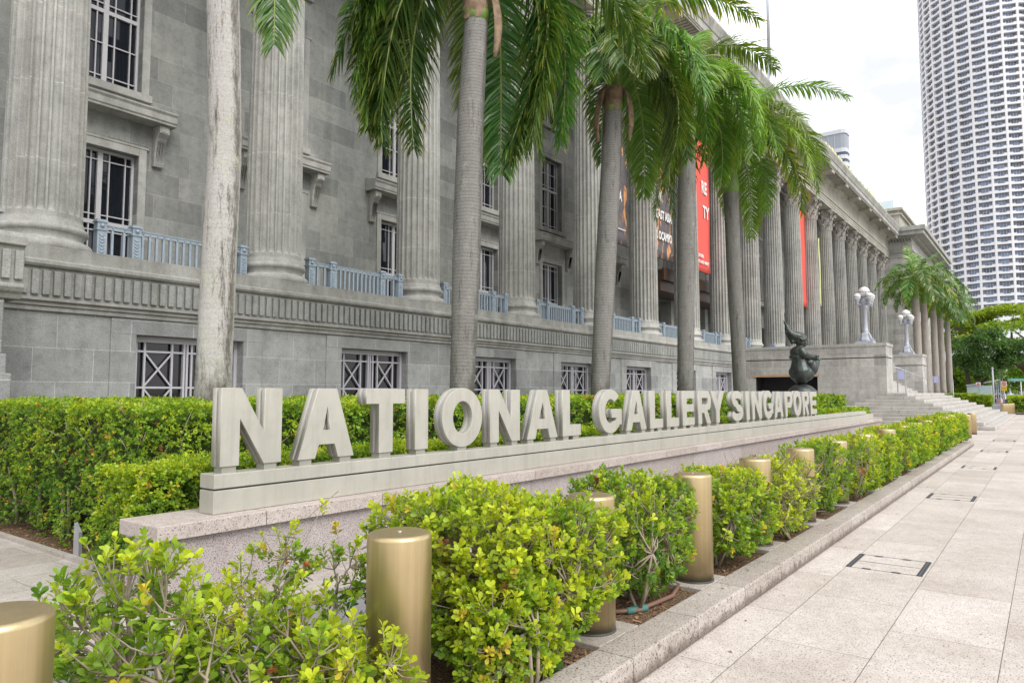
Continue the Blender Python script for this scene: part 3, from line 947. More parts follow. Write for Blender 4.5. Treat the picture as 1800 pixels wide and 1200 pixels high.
def left_block():
    b = MB()
    b.box(-8, 12.72, 0, 4.02, 14.14, 2.2); b.box(-8, 12.66, 0, 4.08, 14.141, 1.9)
    b.box(-8, 12.74, 2.2, 3.96, 14.14, 3.05)
    o = b.build("pavilion_base", M['wall_base'], G); bevel(o, .015, 1)
    yz = [(14.14, 3.05), (12.70, 3.05), (12.66, 3.12), (12.60, 3.16), (12.56, 3.22), (12.56, 3.27), (12.62, 3.275), (12.62, 3.85), (12.54, 3.87), (12.54, 4.0), (12.62, 4.08), (14.14, 4.08)]
    b = MB(); b.prism_x(yz, -8, 4.16); bevel(b.build("pavilion_ledge", M['trim'], G), .012, 2)
    b = MB()
    for k in range(12): b.box(4.02 - k * .172, 12.555, 3.34, 4.135 - k * .172, 12.625, 3.79)
    b.box(4.158, 12.70, 3.34, 4.19, 12.86, 3.79); b.box(4.158, 12.95, 3.34, 4.19, 13.1, 3.79)
    bevel(b.build("pavilion_band", M['band'], G), .014, 2)
    b = MB(); b.box(3.3, 12.78, 4.08, 3.86, 13.3, 4.38); b.box(3.25, 12.74, 4.38, 3.9, 13.35, 4.44); b.sphere((3.70, 12.98, 4.54), .13, 16, 10); 
    b.build("finial", M['wall_base'], G)
left_block()

AX0, AX1, AY = 40.9, 42.75, 6.62
BX0, BX1 = 54.2, 56.1
def abutments():
    for x0, x1, door in ((AX0, AX1, True), (BX0, BX1, False)):
        b = MB()
        if door:
            b.box(x0, AY, 0, x1, 10.0, 3.42); b.box(x0, 13.35, 0, x1, 14.3, 3.42); b.box(x0, 10.002, 2.52, x1, 13.348, 3.42)
            b.box(x0 + 1.2, 10.0, 0, x1, 13.35, 2.52, 1)
            b.box(x0 + .05, 10.0, 0, x0 + 1.2, 10.03, 2.52, 1); b.box(x0 + .05, 13.32, 0, x0 + 1.2, 13.35, 2.52, 1)
            b.box(x0 + .05, 10.03, 2.49, x0 + 1.2, 13.32, 2.519, 1)
        else:
            b.box(x0, AY, 0, x1, 14.3, 3.42)
        b.box(x0 + .03, AY + .03, 3.42, x1 - .03, 14.3, 3.47, 1)
        b.box(x0 - .01, AY - .01, 3.47, x1 + .01, 14.3, 4.05)
        b.box(x0 - .05, AY - .05, 4.05, x1 + .05, 14.3, 4.2)
        b.build("staircase_abutment", [M['wall_abut'], M['dark']], G)
    b = MB(); b.box(AX0 - .03, 9.9, 2.50, AX0 + .04, 13.45, 2.62); b.build("door_lintel", plain("orange brown lintel", (.42, .27, .16), .7), G)
    b = MB(); b.box(BX1, 14.0, 0, 93, 14.3, 4.15); b.box(42.75, 11.9, 0, BX0, 14.3, 4.15)
    b.build("portico_base", M['wall_abut'], G)
    # upper flight between the abutments
    b = MB()
    for k in range(16):
        b.box(AX1, 6.95 + k * .31, .0, BX0, 6.95 + k * .31 + .32, 1.6 + (k + 1) * .1625 - .002)
    o = b.build("upper_flight", M['step'], G); bevel(o, .012, 1)
    # flared foot of the lower stairs, wrapping three sides
    b = MB()
    for j in range(10):
        z0 = .16 * j + .003; z1 = .16 * (j + 1)
        xa = 36.75 + .42 * j; xb = 60.4 - .42 * j; ya = 1.88 + .42 * j; yb = 10.4 - .42 * j
        b.box(xa + .1, ya + .1, z0 - (.01 if j else 0), xb - .1, yb - .02, z1 - .012)
        x = xa; rq = random.Random(j)
        while x < xb - .01:                      # stones of the street side
            e = min(xb, x + rq.uniform(1.4, 2.1)); e = xb if xb - e < .6 else e
            b.box(x + .004, ya, z0, e - .004, ya + .55, z1); x = e
        y = ya + .55
        while y < yb - .01:                      # stones of the left flank
            e = min(yb, y + rq.uniform(1.5, 2.4)); e = yb if yb - e < .6 else e
            b.box(xa, y + .006, z0, xa + .55, e - .004, z1); y = e
    o = b.build("lower_steps", M['step'], G); bevel(o, .014, 1)
    b = MB()
    b.tube([(43.6, 6.8, 2.45), (43.6, 12, 5.15)], .02, 6); b.tube([(43.6, 6.8, 2.3), (43.6, 6.8, 1.6)], .02, 6)
    b.tube([(53.6, 6.4, 2.55), (53.6, 12, 5.15)], .02, 6); b.tube([(53.6, 6.4, 2.55), (53.6, 6.4, 1.6)], .02, 6)
    b.build("handrail", M['steel'], G)
abutments()

def end_pavilion():
    b = MB()
    b.box(93, 11.9, 0, 118, 30, 19.6)
    b.box(92.9, 11.7, 0, 118.1, 30, 4.2)
    b.build("end_pavilion", M['wall_abut'], G)
    b = MB()
    for z0, z1, e in ((17.4, 17.6, .08), (18.0, 18.2, .14), (19.5, 19.75, .5), (19.75, 20.2, 1.35), (20.2, 20.7, 1.55)):
        b.box(93 - e, 11.9 - e, z0, 118 + e, 30, z1)
    for k in range(12): b.box(92.55, 11.9 + k * .3, 19.25, 92.99, 12.05 + k * .3, 19.5)
    b.build("pavilion_cornice", M['trim'], G)
    b = MB(); b.box(93, 13.1, 20.7, 117, 29, 23.0); b.box(92.6, 12.7, 23.0, 117.4, 29.4, 23.3); b.box(92.75, 12.85, 22.5, 117.2, 29.3, 22.65)
    b.build("pavilion_attic", M['entab'], G)
    b = MB(); b.box(94, 13.8, 23.3, 105, 18, 24.6); b.build("roof_glass", M['glassroof'], G)
    # brown canopy bridging the loggia
    b = MB(); b.box(34.6, 16.0, 7.6, 47.3, 17.8, 8.15); b.box(34.6, 16.2, 7.05, 47.3, 17.8, 7.6); b.box(34.6, 16.02, 8.15, 47.3, 16.1, 8.25)
    for x in np.arange(34.7, 47.2, .16): b.box(x, 16.03, 8.25, x + .03, 16.06, 8.95)
    b.box(34.6, 16.0, 8.95, 47.3, 16.08, 9.02)
    b.build("canopy", M['brown'], G)
    for x in (39.0, 40.2, 44.2, 45.4, 49.2, 50.4):
        b = MB(); b.box(x, 17.6, 4.2, x + .5, 18.3, 7.05); b.build("door_pier", M['wall_up'], G)
    b = MB()
    for x in BAY[6:11]: b.box(x - 1.0, 18.5, 4.2, x + 1.0, 18.64, 6.9)
    b.build("portico_door", M['dark'], G)
end_pavilion()

def roof_bits():
    for k in range(26):
        x = 59.0 + k * 1.04
        b = MB(); h = .45 + .28 * random.random()
        b.box(x - .26, 13.2, 20.78, x + .26, 13.34, 20.85 + h)
        b.box(x - .3, 13.14, 20.76, x + .3, 13.42, 20.80)
        o = b.build("yellow_panel", M['yellow']); bevel(o, .05, 2)
        tag(o, "yellow panel in the row along the roof edge above the columns", "panel", "yellow panels along the roof edge")
    t = thing("flag_mast", (57.4, 17.0, 22.1), "tall thin grey mast rising from the gallery roof behind palm fronds", "mast")
    b = MB(); b.tube([(57.4, 17, 21), (57.4, 17, 29)], [.20, .19], 12); b.build("lower_pole", M['steel'], t)
    b = MB(); b.tube([(57.4, 17, 29), (57.4, 17, 40)], [.15, .10], 12); b.build("upper_pole", M['steel'], t)
roof_bits()

def textmesh(s, size, bold=.0, depth=.01, align='LEFT'):
    cu = bpy.data.curves.new("txt", 'FONT'); cu.body = s; cu.size = size; cu.align_x = align; cu.extrude = depth / 2; cu.offset = bold
    cu.resolution_u = 3
    ob = bpy.data.objects.new("txt", cu); COL.objects.link(ob)
    dg = bpy.context.evaluated_depsgraph_get(); dg.update()
    me = bpy.data.meshes.new_from_object(ob.evaluated_get(dg))
    bpy.data.objects.remove(ob); bpy.data.curves.remove(cu)
    return me

def facade_text(s, size, x, y, z, m, parent, align='RIGHT', bold=.012, sx=1.0):
    me = textmesh(s, size, bold, .01, align)
    me.transform(Matrix(((sx, 0, 0, 0), (0, 0, -1, 0), (0, 1, 0, 0), (0, 0, 0, 1))))
    me.materials.clear(); me.materials.append(m)
    return mesh_obj("lettering", me, parent, (x, y, z))

def banners():
    def cloth(x0, x1, y, z0, z1, m, label, name="banner"):
        t = thing(name, ((x0 + x1) / 2, y, z0), label, "banner", "banners hanging between the columns")
        vs = []; nx, nz = 6, 16
        for j in range(nz + 1):
            for i in range(nx + 1):
                u = i / nx; w = j / nz
                vs.append((x0 + (x1 - x0) * u, y + .03 * math.sin(u * 7 + w * 2) + .02 * math.sin(w * 9), z0 + (z1 - z0) * w))
        b = MB(); b.add(vs, [(j * (nx + 1) + i, j * (nx + 1) + i + 1, (j + 1) * (nx + 1) + i + 1, (j + 1) * (nx + 1) + i) for j in range(nz) for i in range(nx)], 0, True)
        o = b.build("cloth", m, t); s = o.modifiers.new("t", 'SOLIDIFY'); s.thickness = .01
        b = MB(); b.tube([(x0 - .05, y, z0), (x1 + .05, y, z0)], .025, 6); b.tube([(x0 - .05, y, z1), (x1 + .05, y, z1)], .025, 6); b.build("bar", M['dark'], t)
        return t
    W = M['white']
    t = cloth(26.3, 29.25, 15.3, 8.35, 15.5, M['banner_a'], "dark printed banner with orange streak, nearest of the hanging banners")
    facade_text("SOUTHEAST ASIA", .62, 28.55, 15.22, 10.35, W, t, bold=.02, sx=.62)
    b = MB(); b.box(27.2, 15.22, 9.02, 28.9, 15.23, 9.06); b.build("rule", W, t)
    t = cloth(31.4, 34.25, 15.3, 8.35, 15.5, M['banner_b'], "dark printed banner with orange and red patches, right of the first banner")
    facade_text("IN", .66, 32.75, 15.22, 11.25, W, t, bold=.02, sx=.6)
    facade_text("SOUTHEAST ASIA", .62, 33.95, 15.22, 10.35, W, t, bold=.02, sx=.62)
    facade_text("GALO B. OCAMPO", .58, 33.95, 15.22, 9.3, W, t, bold=.02, sx=.62)
    t = cloth(36.45, 39.45, 15.3, 8.4, 16.0, M['red'], "plain red banner with white letters hanging between grey columns behind the palms")
    facade_text("RE", .98, 38.85, 15.22, 12.95, W, t, bold=.03, sx=.75)
    facade_text("TY", .98, 39.1, 15.22, 11.55, W, t, bold=.03, sx=.75)
    facade_text("POSTERS", .24, 38.2, 15.22, 9.2, W, t, bold=.01)
    facade_text("ART AND SPIRIT", .24, 38.95, 15.22, 8.85, W, t, bold=.01)
    t = cloth(57.8, 59.95, 15.25, 8.45, 16.2, M['red'], "narrow red banner edge seen between two far columns")
    for k, z in enumerate(np.arange(11, 14, .3)):
        pass
    cloth(64.35, 64.7, 15.3, 9.0, 15.0, M['yellow'], "thin yellow banner edge seen between far columns")
banners()
# ================================================================== SIGN AND ITS WALL
def granite_wall():
    t = thing("granite_wall", (15, 5.2, 0), "low speckled pink granite wall under the metal letters", "wall")
    b = MB(); b.box(2.52, 4.96, .0, 28.95, 5.44, .565); b.build("wall_body", M['wallgran'], t)
    b = MB(); b.box(2.55, 4.985, .565, 28.92, 5.42, .578); b.build("joint", M['darkgap'], t)
    b = MB(); b.box(2.48, 4.90, .578, 29.0, 5.46, .685); bevel(b.build("cap", M['wallcap'], t), .006, 2)
granite_wall()

def arc(cx, cy, rx, ry, a0, a1, n=24):
    return [(cx + rx * math.cos(R(a)), cy + ry * math.sin(R(a))) for a in np.linspace(a0, a1, n)]

def glyph(ch, w):
    s = .31
    if ch == 'N': return [[(0, 0), (0, 1), (.285, 1), (w - .27, .42), (w - .27, 1), (w, 1), (w, 0), (w - .27, 0), (.27, .60), (.27, 0)]]
    if ch == 'A':
        c = w / 2
        return [[(0, 0), (c - .17, 1), (c + .17, 1), (w, 0), (w - .30, 0), (w - .365, .195), (.365, .195), (.30, 0)], [(c, .735), (.435, .40), (w - .435, .40)]]
    if ch == 'T': return [[(w / 2 - .15, 0), (w / 2 - .15, .765), (0, .765), (0, 1), (w, 1), (w, .765), (w / 2 + .15, .765), (w / 2 + .15, 0)]]
    if ch == 'I': return [[(0, 0), (0, 1), (w, 1), (w, 0)]]
    if ch == 'L': return [[(0, 0), (0, 1), (.295, 1), (.295, .245), (w, .245), (w, 0)]]
    if ch == 'E': return [[(0, 0), (0, 1), (w, 1), (w, .775), (.29, .775), (.29, .61), (w - .06, .61), (w - .06, .39), (.29, .39), (.29, .225), (w, .225), (w, 0)]]
    if ch == 'Y':
        c = w / 2
        return [[(c - .148, 0), (c - .148, .38), (0, 1), (.325, 1), (c, .63), (w - .325, 1), (w, 1), (c + .148, .38), (c + .148, 0)]]
    if ch == 'O': return [arc(w / 2, .5, w / 2, .525, 0, 360, 56)[:-1], arc(w / 2, .5, w / 2 - .285, .29, 0, 360, 48)[:-1]]
    if ch == 'G':
        cx = w / 2
        out = arc(cx, .5, w / 2, .525, 42, 320, 44)
        out += [(w, .17), (w, .55), (w - .50, .55), (w - .50, .34), (w - .27, .34), (w - .27, .27)]
        inn = arc(cx, .5, w / 2 - .28, .29, 305, 48, 34)
        return [out + inn]
    if ch in 'PR':
        k = .60 if ch == 'P' else .58
        r = (1 - (1 - k) ) ; h = .66 if ch == 'P' else .63
        cy = 1 - h / 2
        bow = arc(w - h / 2 * .95, cy, h / 2 * .95, h / 2, 90, -90, 22)
        inn = arc(w - h / 2 * .95, cy, h / 2 * .95 - .26, h / 2 - .215, 90, -90, 14)
        hole = [(.285, cy + h / 2 - .215)] + inn + [(.285, cy - h / 2 + .215)]
        if ch == 'P':
            return [[(0, 0), (0, 1)] + bow + [(.285, 1 - h), (.285, 0)], hole]
        e = bow[:-4]
        return [[(0, 0), (0, 1)] + e + [(w - .30, 1 - h + .05), (w, 0), (w - .33, 0), (w - .56, .335), (.285, .335), (.285, 0)], hole]
    if ch == 'S':
        cx = w / 2; r = .155
        top = arc(cx + .0, .725, w / 2 - .17, r, 20, 250, 22)
        bot = arc(cx + .0, .275, w / 2 - .14, r, 80, -165, 24)
        cl = top + bot
        L1, L2 = [], []
        for i, (x, y) in enumerate(cl):
            x0, y0 = cl[max(0, i - 1)]; x1, y1 = cl[min(len(cl) - 1, i + 1)]
            dx, dy = x1 - x0, y1 - y0; l = math.hypot(dx, dy) or 1
            hw = .125
            L1.append((x - dy / l * hw, y + dx / l * hw)); L2.append((x + dy / l * hw, y - dx / l * hw))
        return [L1 + L2[::-1]]

def slab_mesh(loops, h, y0, y1, off=0.0, bev=.0):
    cu = bpy.data.curves.new("g", 'CURVE'); cu.dimensions = '2D'; cu.fill_mode = 'BOTH'
    for lp in loops:
        sp = cu.splines.new('POLY'); sp.points.add(len(lp) - 1)
        for p, (x, y) in zip(sp.points, lp): p.co = (x * h, y * h, 0, 1)
        sp.use_cyclic_u = True
    cu.extrude = (y1 - y0) / 2 - bev; cu.offset = off; cu.bevel_depth = bev; cu.bevel_resolution = 1
    if bev: cu.offset = off - bev
    ob = bpy.data.objects.new("g", cu); COL.objects.link(ob)
    dg = bpy.context.evaluated_depsgraph_get(); dg.update()
    me = bpy.data.meshes.new_from_object(ob.evaluated_get(dg))
    bpy.data.objects.remove(ob); bpy.data.curves.remove(cu)
    me.transform(Matrix(((1, 0, 0, 0), (0, 0, 1, (y0 + y1) / 2), (0, 1, 0, 0), (0, 0, 0, 1))))
    me.flip_normals()
    return me

def sign():
    t = thing("gallery_sign", (15, 5.1, .685), "long metal sign of tall letters reading NATIONAL GALLERY SINGAPORE on a granite wall", "sign")
    b = MB(); 
    segs = [2.97, 9.1, 15.2, 21.4, 28.25]
    for a, c in zip(segs[:-1], segs[1:]): b.box(a + .001, 5.05, .687, c - .002, 5.25, .862)
    o = b.build("plinth", M['sign'], t); bevel(o, .004, 1)
    b = MB(); b.box(2.98, 5.065, .862, 26.9, 5.24, .876); b.build("shadow_gap", M['darkgap'], t)
    b = MB()
    segs = [2.97, 9.1, 15.2, 21.4, 26.95]
    for a, c in zip(segs[:-1], segs[1:]): b.box(a + .001, 5.048, .876, c - .002, 5.25, .985)
    o = b.build("plinth_rail", M['sign'], t); bevel(o, .004, 1)
    spec = [('N', 3.03, 3.575, 'NATIONAL'), ('A', 3.735, 4.345, ''), ('T', 4.485, 4.985, ''), ('I', 5.125, 5.315, ''), ('O', 5.525, 6.185, ''), ('N', 6.325, 6.90, ''), ('A', 7.04, 7.72, ''), ('L', 7.84, 8.29, ''),
            ('G', 8.79, 9.45, 'GALLERY'), ('A', 9.585, 10.265, ''), ('L', 10.395, 10.87, ''), ('L', 11.02, 11.5, ''), ('E', 11.66, 12.18, ''), ('R', 12.35, 12.96, ''), ('Y', 12.97, 13.65, ''),
            ('S', 14.06, 14.74, 'SINGAPORE'), ('I', 14.93, 15.13, ''), ('N', 15.3, 15.93, ''), ('G', 16.07, 16.75, ''), ('A', 16.84, 17.53, ''), ('P', 17.7, 18.29, ''), ('O', 18.42, 19.10, ''), ('R', 19.25, 19.82, ''), ('E', 19.98, 20.6, '')]
    h = .605; z0 = 1.035
    words = ['NATIONAL'] * 8 + ['GALLERY'] * 7 + ['SINGAPORE'] * 9
    for i, (ch, xa, xb, _) in enumerate(spec):
        w = (xb - xa) / h
        lp = glyph(ch, w)
        me = slab_mesh(lp, h, 5.078, 5.128, 0, .003)
        me.materials.clear(); me.materials.append(M['sign'])
        o = mesh_obj("letter", me, t, (xa, 0, z0))
        o["label"] = "letter %s in the word %s" % (ch, words[i])
        me = slab_mesh(lp, h, 5.129, 5.150, -.014)
        me.materials.clear(); me.materials.append(M['acrylic'])
        mesh_obj("light_strip", me, o, (xa, 0, z0))
        me = slab_mesh(lp, h, 5.151, 5.205, 0, .003)
        me.materials.clear(); me.materials.append(M['sign'])
        mesh_obj("back_slab", me, o, (xa, 0, z0))
        feet = {'N': [(.04, .24), (w - .25, w - .06)], 'A': [(.05, .25), (w - .25, w - .05)], 'R': [(.03, .25), (w - .27, w - .05)]}.get(ch)
        if not feet:
            feet = [(.05, min(w, .3) - .04)] if ch in 'LEIP' else [(w / 2 - .12, w / 2 + .12)]
            if ch in 'LE': feet.append((w - .3, w - .06))
        for a, c in feet:
            b = MB(); b.box(a * h, 5.09, .985 - z0, c * h, 5.195, .001); b.build("foot", M['foot'], o, (xa, 0, z0))
sign()

# ================================================================== BOLLARDS
def bollards():
    b = MB()
    r = .147; H = .82
    prof = [(r, 0), (r, H - .022)] + [(r - .022 + .022 * math.cos(a), H - .022 + .022 * math.sin(a)) for a in np.linspace(.15, math.pi / 2, 6)]
    vs_n = 48
    b.lathe(prof, vs_n, cap=True)
    me = b.mesh("bollard", M['gold'])
    b = MB(); b.lathe([(.011, H), (.011, H + .004), (.006, H + .0045)], 10)
    stud = b.mesh("bolt", M['steel'])
    b = MB(); b.lathe([(r + .004, 0), (r + .004, .012), (r, .014)], 40, cap=False)
    collar = b.mesh("base_ring", M['darkgap'])
    g = "gold cylindrical bollards along the kerb"
    labs = ["gold bollard cut off by the left edge of the photo", "gold bollard in front of the granite wall, left of the big dense shrub", "gold bollard behind the big dense shrub, with a small white sticker",
            "gold bollard between the big dense shrub and the yellowish twiggy shrub", "gold bollard whose top shows behind the yellowish twiggy shrub", "gold bollard right of the yellowish twiggy shrub", "gold bollard standing clear in front of the first clipped hedge shrubs"]
    first = None
    pos = [(x, (2.45, 2.40, 2.32, 2.28, 2.32)[i] if i < 5 else 2.31, .147) for i, x in enumerate(BOLL)] + [(26.9, 2.36, .0), (28.6, 2.38, 0), (30.3, 2.4, 0), (33.0, 2.42, 0)]
    far = [(61.8, 2.62, .0), (62.3, 2.55, 0), (62.8, 2.48, 0), (63.3, 2.41, 0), (63.8, 2.34, 0), (64.3, 2.27, 0), (65.5, 2.2, 0)]
    for i, p in enumerate(pos + far):
        o = mesh_obj("bollard", me, None, p)
        mesh_obj("bolt", stud, o, p); mesh_obj("base_ring", collar, o, p)
        if i < 7: lab = labs[i]
        elif i < len(BOLL): lab = "gold bollard sunk in the clipped shrub row with only its top showing"
        elif i < len(pos): lab = ["bollard at the end of the shrub row, nearest of those beside the steps", "second bollard from the end of the shrub row beside the steps", "third bollard beside the steps, right of the second", "bollard closest to the lowest step"][i - len(BOLL)]
        else: lab = "gold bollard in the tight far row beyond the steps"
        tag(o, lab, "bollard", g)
        if i == 2:
            b = MB()
            vs = []
            for z in (.69, .77):
                for a in np.linspace(R(-62), R(-42), 5): vs.append(((r + .001) * math.cos(a), (r + .001) * math.sin(a), z))
            b.add(vs, [(k, k + 1, k + 6, k + 5) for k in range(4)])
            b.build("sticker", M['white'], o, p)
bollards()

# ================================================================== LEAVES, HEDGES, SHRUBS
def leaf_geo(C, D, S, Nn, Ln, Wd, col, fine):
    """C base points, D along, S sideways, Nn normal; returns verts, quads, tris, cols"""
    n = len(C)
    Ln = Ln[:, None]; Wd = Wd[:, None]
    if not fine:
        V = np.stack([C, C + D * Ln * .58 + S * Wd * .5 + Nn * Wd * .12, C + D * Ln, C + D * Ln * .58 - S * Wd * .5 + Nn * Wd * .12], 1).reshape(-1, 3)
        F = np.arange(4 * n).reshape(n, 4)
        return V, [F], np.repeat(col, 4, 0)
    dr = -Nn * Ln * .06
    V = np.stack([C,
                  C + D * Ln * .40 + S * Wd * .34 + Nn * Wd * .10, C + D * Ln * .40, C + D * Ln * .40 - S * Wd * .34 + Nn * Wd * .10,
                  C + D * Ln * .76 + S * Wd * .5 + Nn * Wd * .08 + dr * .5, C + D * Ln * .78 + dr * .5, C + D * Ln * .76 - S * Wd * .5 + Nn * Wd * .08 + dr * .5,
                  C + D * Ln + S * Wd * .14 + dr, C + D * Ln * .985 + dr, C + D * Ln - S * Wd * .14 + dr], 1).reshape(-1, 3)
    b = (np.arange(n) * 10)[:, None]
    T = np.concatenate([b + np.array([[0, 1, 2]]), b + np.array([[0, 2, 3]])], 0)
    Q = np.concatenate([b + np.array([[1, 4, 5, 2]]), b + np.array([[2, 5, 6, 3]]), b + np.array([[4, 7, 8, 5]]), b + np.array([[5, 8, 9, 6]])], 0)
    return V, [T, Q], np.repeat(col, 10, 0)

def rosettes(P, A, k, L, W, col, spread=.75, jitter=.25, fine=False):
    """k leaves round every point P with axis A. L,W,col per rosette"""
    n = len(P)
    A = unit(A)
    ref = np.where(np.abs(A[:, 2:3]) < .9, np.array([[0, 0, 1.]]), np.array([[1., 0, 0]]))
    U = unit(np.cross(A, ref)); Wv = np.cross(A, U)
    ph = rng.uniform(0, 6.28, (n, 1)) + np.arange(k)[None] * 2.4 + rng.normal(0, .25, (n, k))
    el = np.clip(rng.normal(spread, .25, (n, k)), .1, 1.5)
    Dv = (np.cos(ph)[..., None] * U[:, None] + np.sin(ph)[..., None] * Wv[:, None]) * np.sin(el)[..., None] + A[:, None] * np.cos(el)[..., None]
    Dv = unit(Dv + rng.normal(0, jitter, (n, k, 3)) * .4)
    Sv = unit(np.cross(Dv, A[:, None] + rng.normal(0, .35, (n, k, 3))))
    Nv = np.cross(Sv, Dv)
    sc = rng.uniform(.48, 1.22, (n, k))
    Lk = (L[:, None] * sc).ravel(); Wk = (W[:, None] * sc).ravel()
    base = P[:, None] - A[:, None] * (np.arange(k)[None, :, None] * (L[:, None, None] * .10)) + Dv * L[:, None, None] * .06
    cl = np.repeat(col[:, None], k, 1) * rng.uniform(.78, 1.22, (n, k, 1))
    return leaf_geo(base.reshape(-1, 3), Dv.reshape(-1, 3), Sv.reshape(-1, 3), Nv.reshape(-1, 3), Lk, Wk, cl.reshape(-1, 3), fine)

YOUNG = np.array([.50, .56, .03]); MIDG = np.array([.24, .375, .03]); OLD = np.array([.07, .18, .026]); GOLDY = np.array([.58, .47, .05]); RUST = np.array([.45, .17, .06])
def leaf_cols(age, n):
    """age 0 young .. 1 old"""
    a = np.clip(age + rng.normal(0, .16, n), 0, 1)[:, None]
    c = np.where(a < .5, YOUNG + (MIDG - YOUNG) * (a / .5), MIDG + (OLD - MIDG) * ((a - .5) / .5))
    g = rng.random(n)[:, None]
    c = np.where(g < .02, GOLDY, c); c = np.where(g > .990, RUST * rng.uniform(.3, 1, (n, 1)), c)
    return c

def wav(x, y, ph):
    return (np.sin(x * 3.1 + ph) * np.cos(y * 4.3 + 1.7 * ph) + .6 * np.sin(x * 7.7 - y * 5.1 + ph * 2.3) + .4 * np.sin(x * 14 + y * 12 + ph))

def hedge_mesh(name, x0, x1, y0, y1, z0, z1, n, L0, faces="ftle", x_ref=None, grow=12., bumpy=.05, young=.45, thick=.22, fine_x=None, gap=.10):
    """clipped box hedge of leaf rosettes; n rosettes"""
    area = {'f': (x1 - x0) * (z1 - z0), 'b': (x1 - x0) * (z1 - z0) * .15, 't': (x1 - x0) * (y1 - y0), 'l': (y1 - y0) * (z1 - z0) * 2.6, 'r': (y1 - y0) * (z1 - z0)}
    fs = [f for f in faces if f in area]
    tot = sum(area[f] for f in fs)
    PP, AA, AG = [], [], []
    xr = x0 if x_ref is None else x_ref
    for f in fs:
        m = int(n * area[f] / tot)
        if f in 'fbt':
            # density falls with distance, leaves grow to match
            q = []
            while len(q) < m:
                xs = rng.uniform(x0, x1, m * 3); p = 1 / (1 + np.maximum(0, xs - xr) / grow) ** 2
                q.extend(xs[rng.random(m * 3) < p][:m - len(q)])
            a = np.array(q)
        else: a = rng.uniform(y0, y1, m)
        d = rng.exponential(thick * .33, m)
        if f in 'fb':
            zz = rng.uniform(z0, z1, m); nrm = -1 if f == 'f' else 1
            yy = (y0 if f == 'f' else y1) + nrm * (wav(a, zz, 1.3 + x0) * bumpy) - nrm * d
            P = np.stack([a, yy, zz], 1); A = np.tile([0, nrm * 1., .45], (m, 1)); top = (zz - z0) / (z1 - z0)
        elif f == 't':
            yy = rng.uniform(y0, y1, m)
            P = np.stack([a, yy, z1 + wav(a, yy, .4 + x0) * bumpy * .6 - d * .6], 1); A = np.tile([0, -.1, 1.], (m, 1)); top = np.ones(m) * 1.15
        else:
            zz = rng.uniform(z0, z1, m); nrm = -1 if f == 'l' else 1
            xx = (x0 if f == 'l' else x1) + nrm * wav(a, zz, 2.9) * bumpy - nrm * d
            P = np.stack([xx, a, zz], 1); A = np.tile([nrm * 1., 0, .45], (m, 1)); top = (zz - z0) / (z1 - z0)
        A = unit(A + rng.normal(0, .45, (m, 3)))
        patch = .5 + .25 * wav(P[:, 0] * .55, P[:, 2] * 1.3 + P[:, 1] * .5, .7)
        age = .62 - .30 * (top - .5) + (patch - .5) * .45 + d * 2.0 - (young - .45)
        PP.append(P); AA.append(A); AG.append(age)
    P = np.concatenate(PP); A = np.concatenate(AA); age = np.concatenate(AG)
    # thin lower skirt
    keep = (P[:, 2] > z0 + gap) | (rng.random(len(P)) < .25)
    P, A, age = P[keep], A[keep], age[keep]
    P[:, 2] = np.maximum(P[:, 2], .13)
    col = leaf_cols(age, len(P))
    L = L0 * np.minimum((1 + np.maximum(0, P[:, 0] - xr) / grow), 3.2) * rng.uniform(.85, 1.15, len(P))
    return rosettes(P, A, 6, L, L * .56, col, .95, .4, False)

def hedge(name, label, x0, x1, y0, y1, z0, z1, n, L0, twigs=150, inset=.2, group=None, floor=.1, **kw):
    t = thing(name, ((x0 + x1) / 2, (y0 + y1) / 2, z0), label, "hedge", group)
    V, F, c = hedge_mesh(name, x0, x1, y0, y1, z0, z1, n, L0, **kw)
    mesh_obj("foliage", np_mesh("foliage", V, F, M['leaf'], c), t)
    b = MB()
    b.box(x0 + inset, y0 + inset, z0 + .28, x1 - inset, y1 - inset, z1 - inset * .8)  # solid dark box blocks the view through, standing in for the shaded interior
    for k in range(twigs):
        x = x0 + (x1 - x0) * random.random() ** 1.7; 
        if random.random() < .35 and y1 - y0 > 1.4: p = Vector((x0 + random.uniform(.02, .15), random.uniform(y0, y1), z0 + random.uniform(.3, z1 - z0)))
        else: p = Vector((x, y0 + random.uniform(.0, .15), z0 + random.uniform(.2, z1 - z0)))
        d = Vector((random.uniform(-.6, .6), random.uniform(-.6, .2), random.uniform(.2, 1))).normalized() * random.uniform(.12, .3)
        q = p + d; q.z = min(q.z, z1 + .03)
        b.tube([p, (p + q) / 2 + Vector((random.uniform(-.02, .02),) * 3), q], [.0045, .0035, .002], 4, 1)
    # stems under the skirt
    for k in range(int((x1 - x0) * 1.6) + int((y1 - y0) * 2)):
        x = random.uniform(x0 + .1, min(x1 - .1, x0 + 12)); y = y0 + random.uniform(.1, .3)
        if k % 3 == 0: x = x0 + random.uniform(.12, .4); y = random.uniform(y0 + .1, y1 - .1)
        b.tube([(x, y, z0 - .02), (x + random.uniform(-.04, .04), y, z0 + .22), (x + random.uniform(-.12, .12), y + .05, z0 + .5)], [.022, .018, .014], 6, 1)
    b.build("core_and_branches", [M['hedgecore'], M['twig']], t)
    return t
M['hedgecore'] = plain("dark hedge core", (.045, .06, .02), .95, 0, .5, 14, .1, .8)  # core colour darkened to pass for shade between the leaves

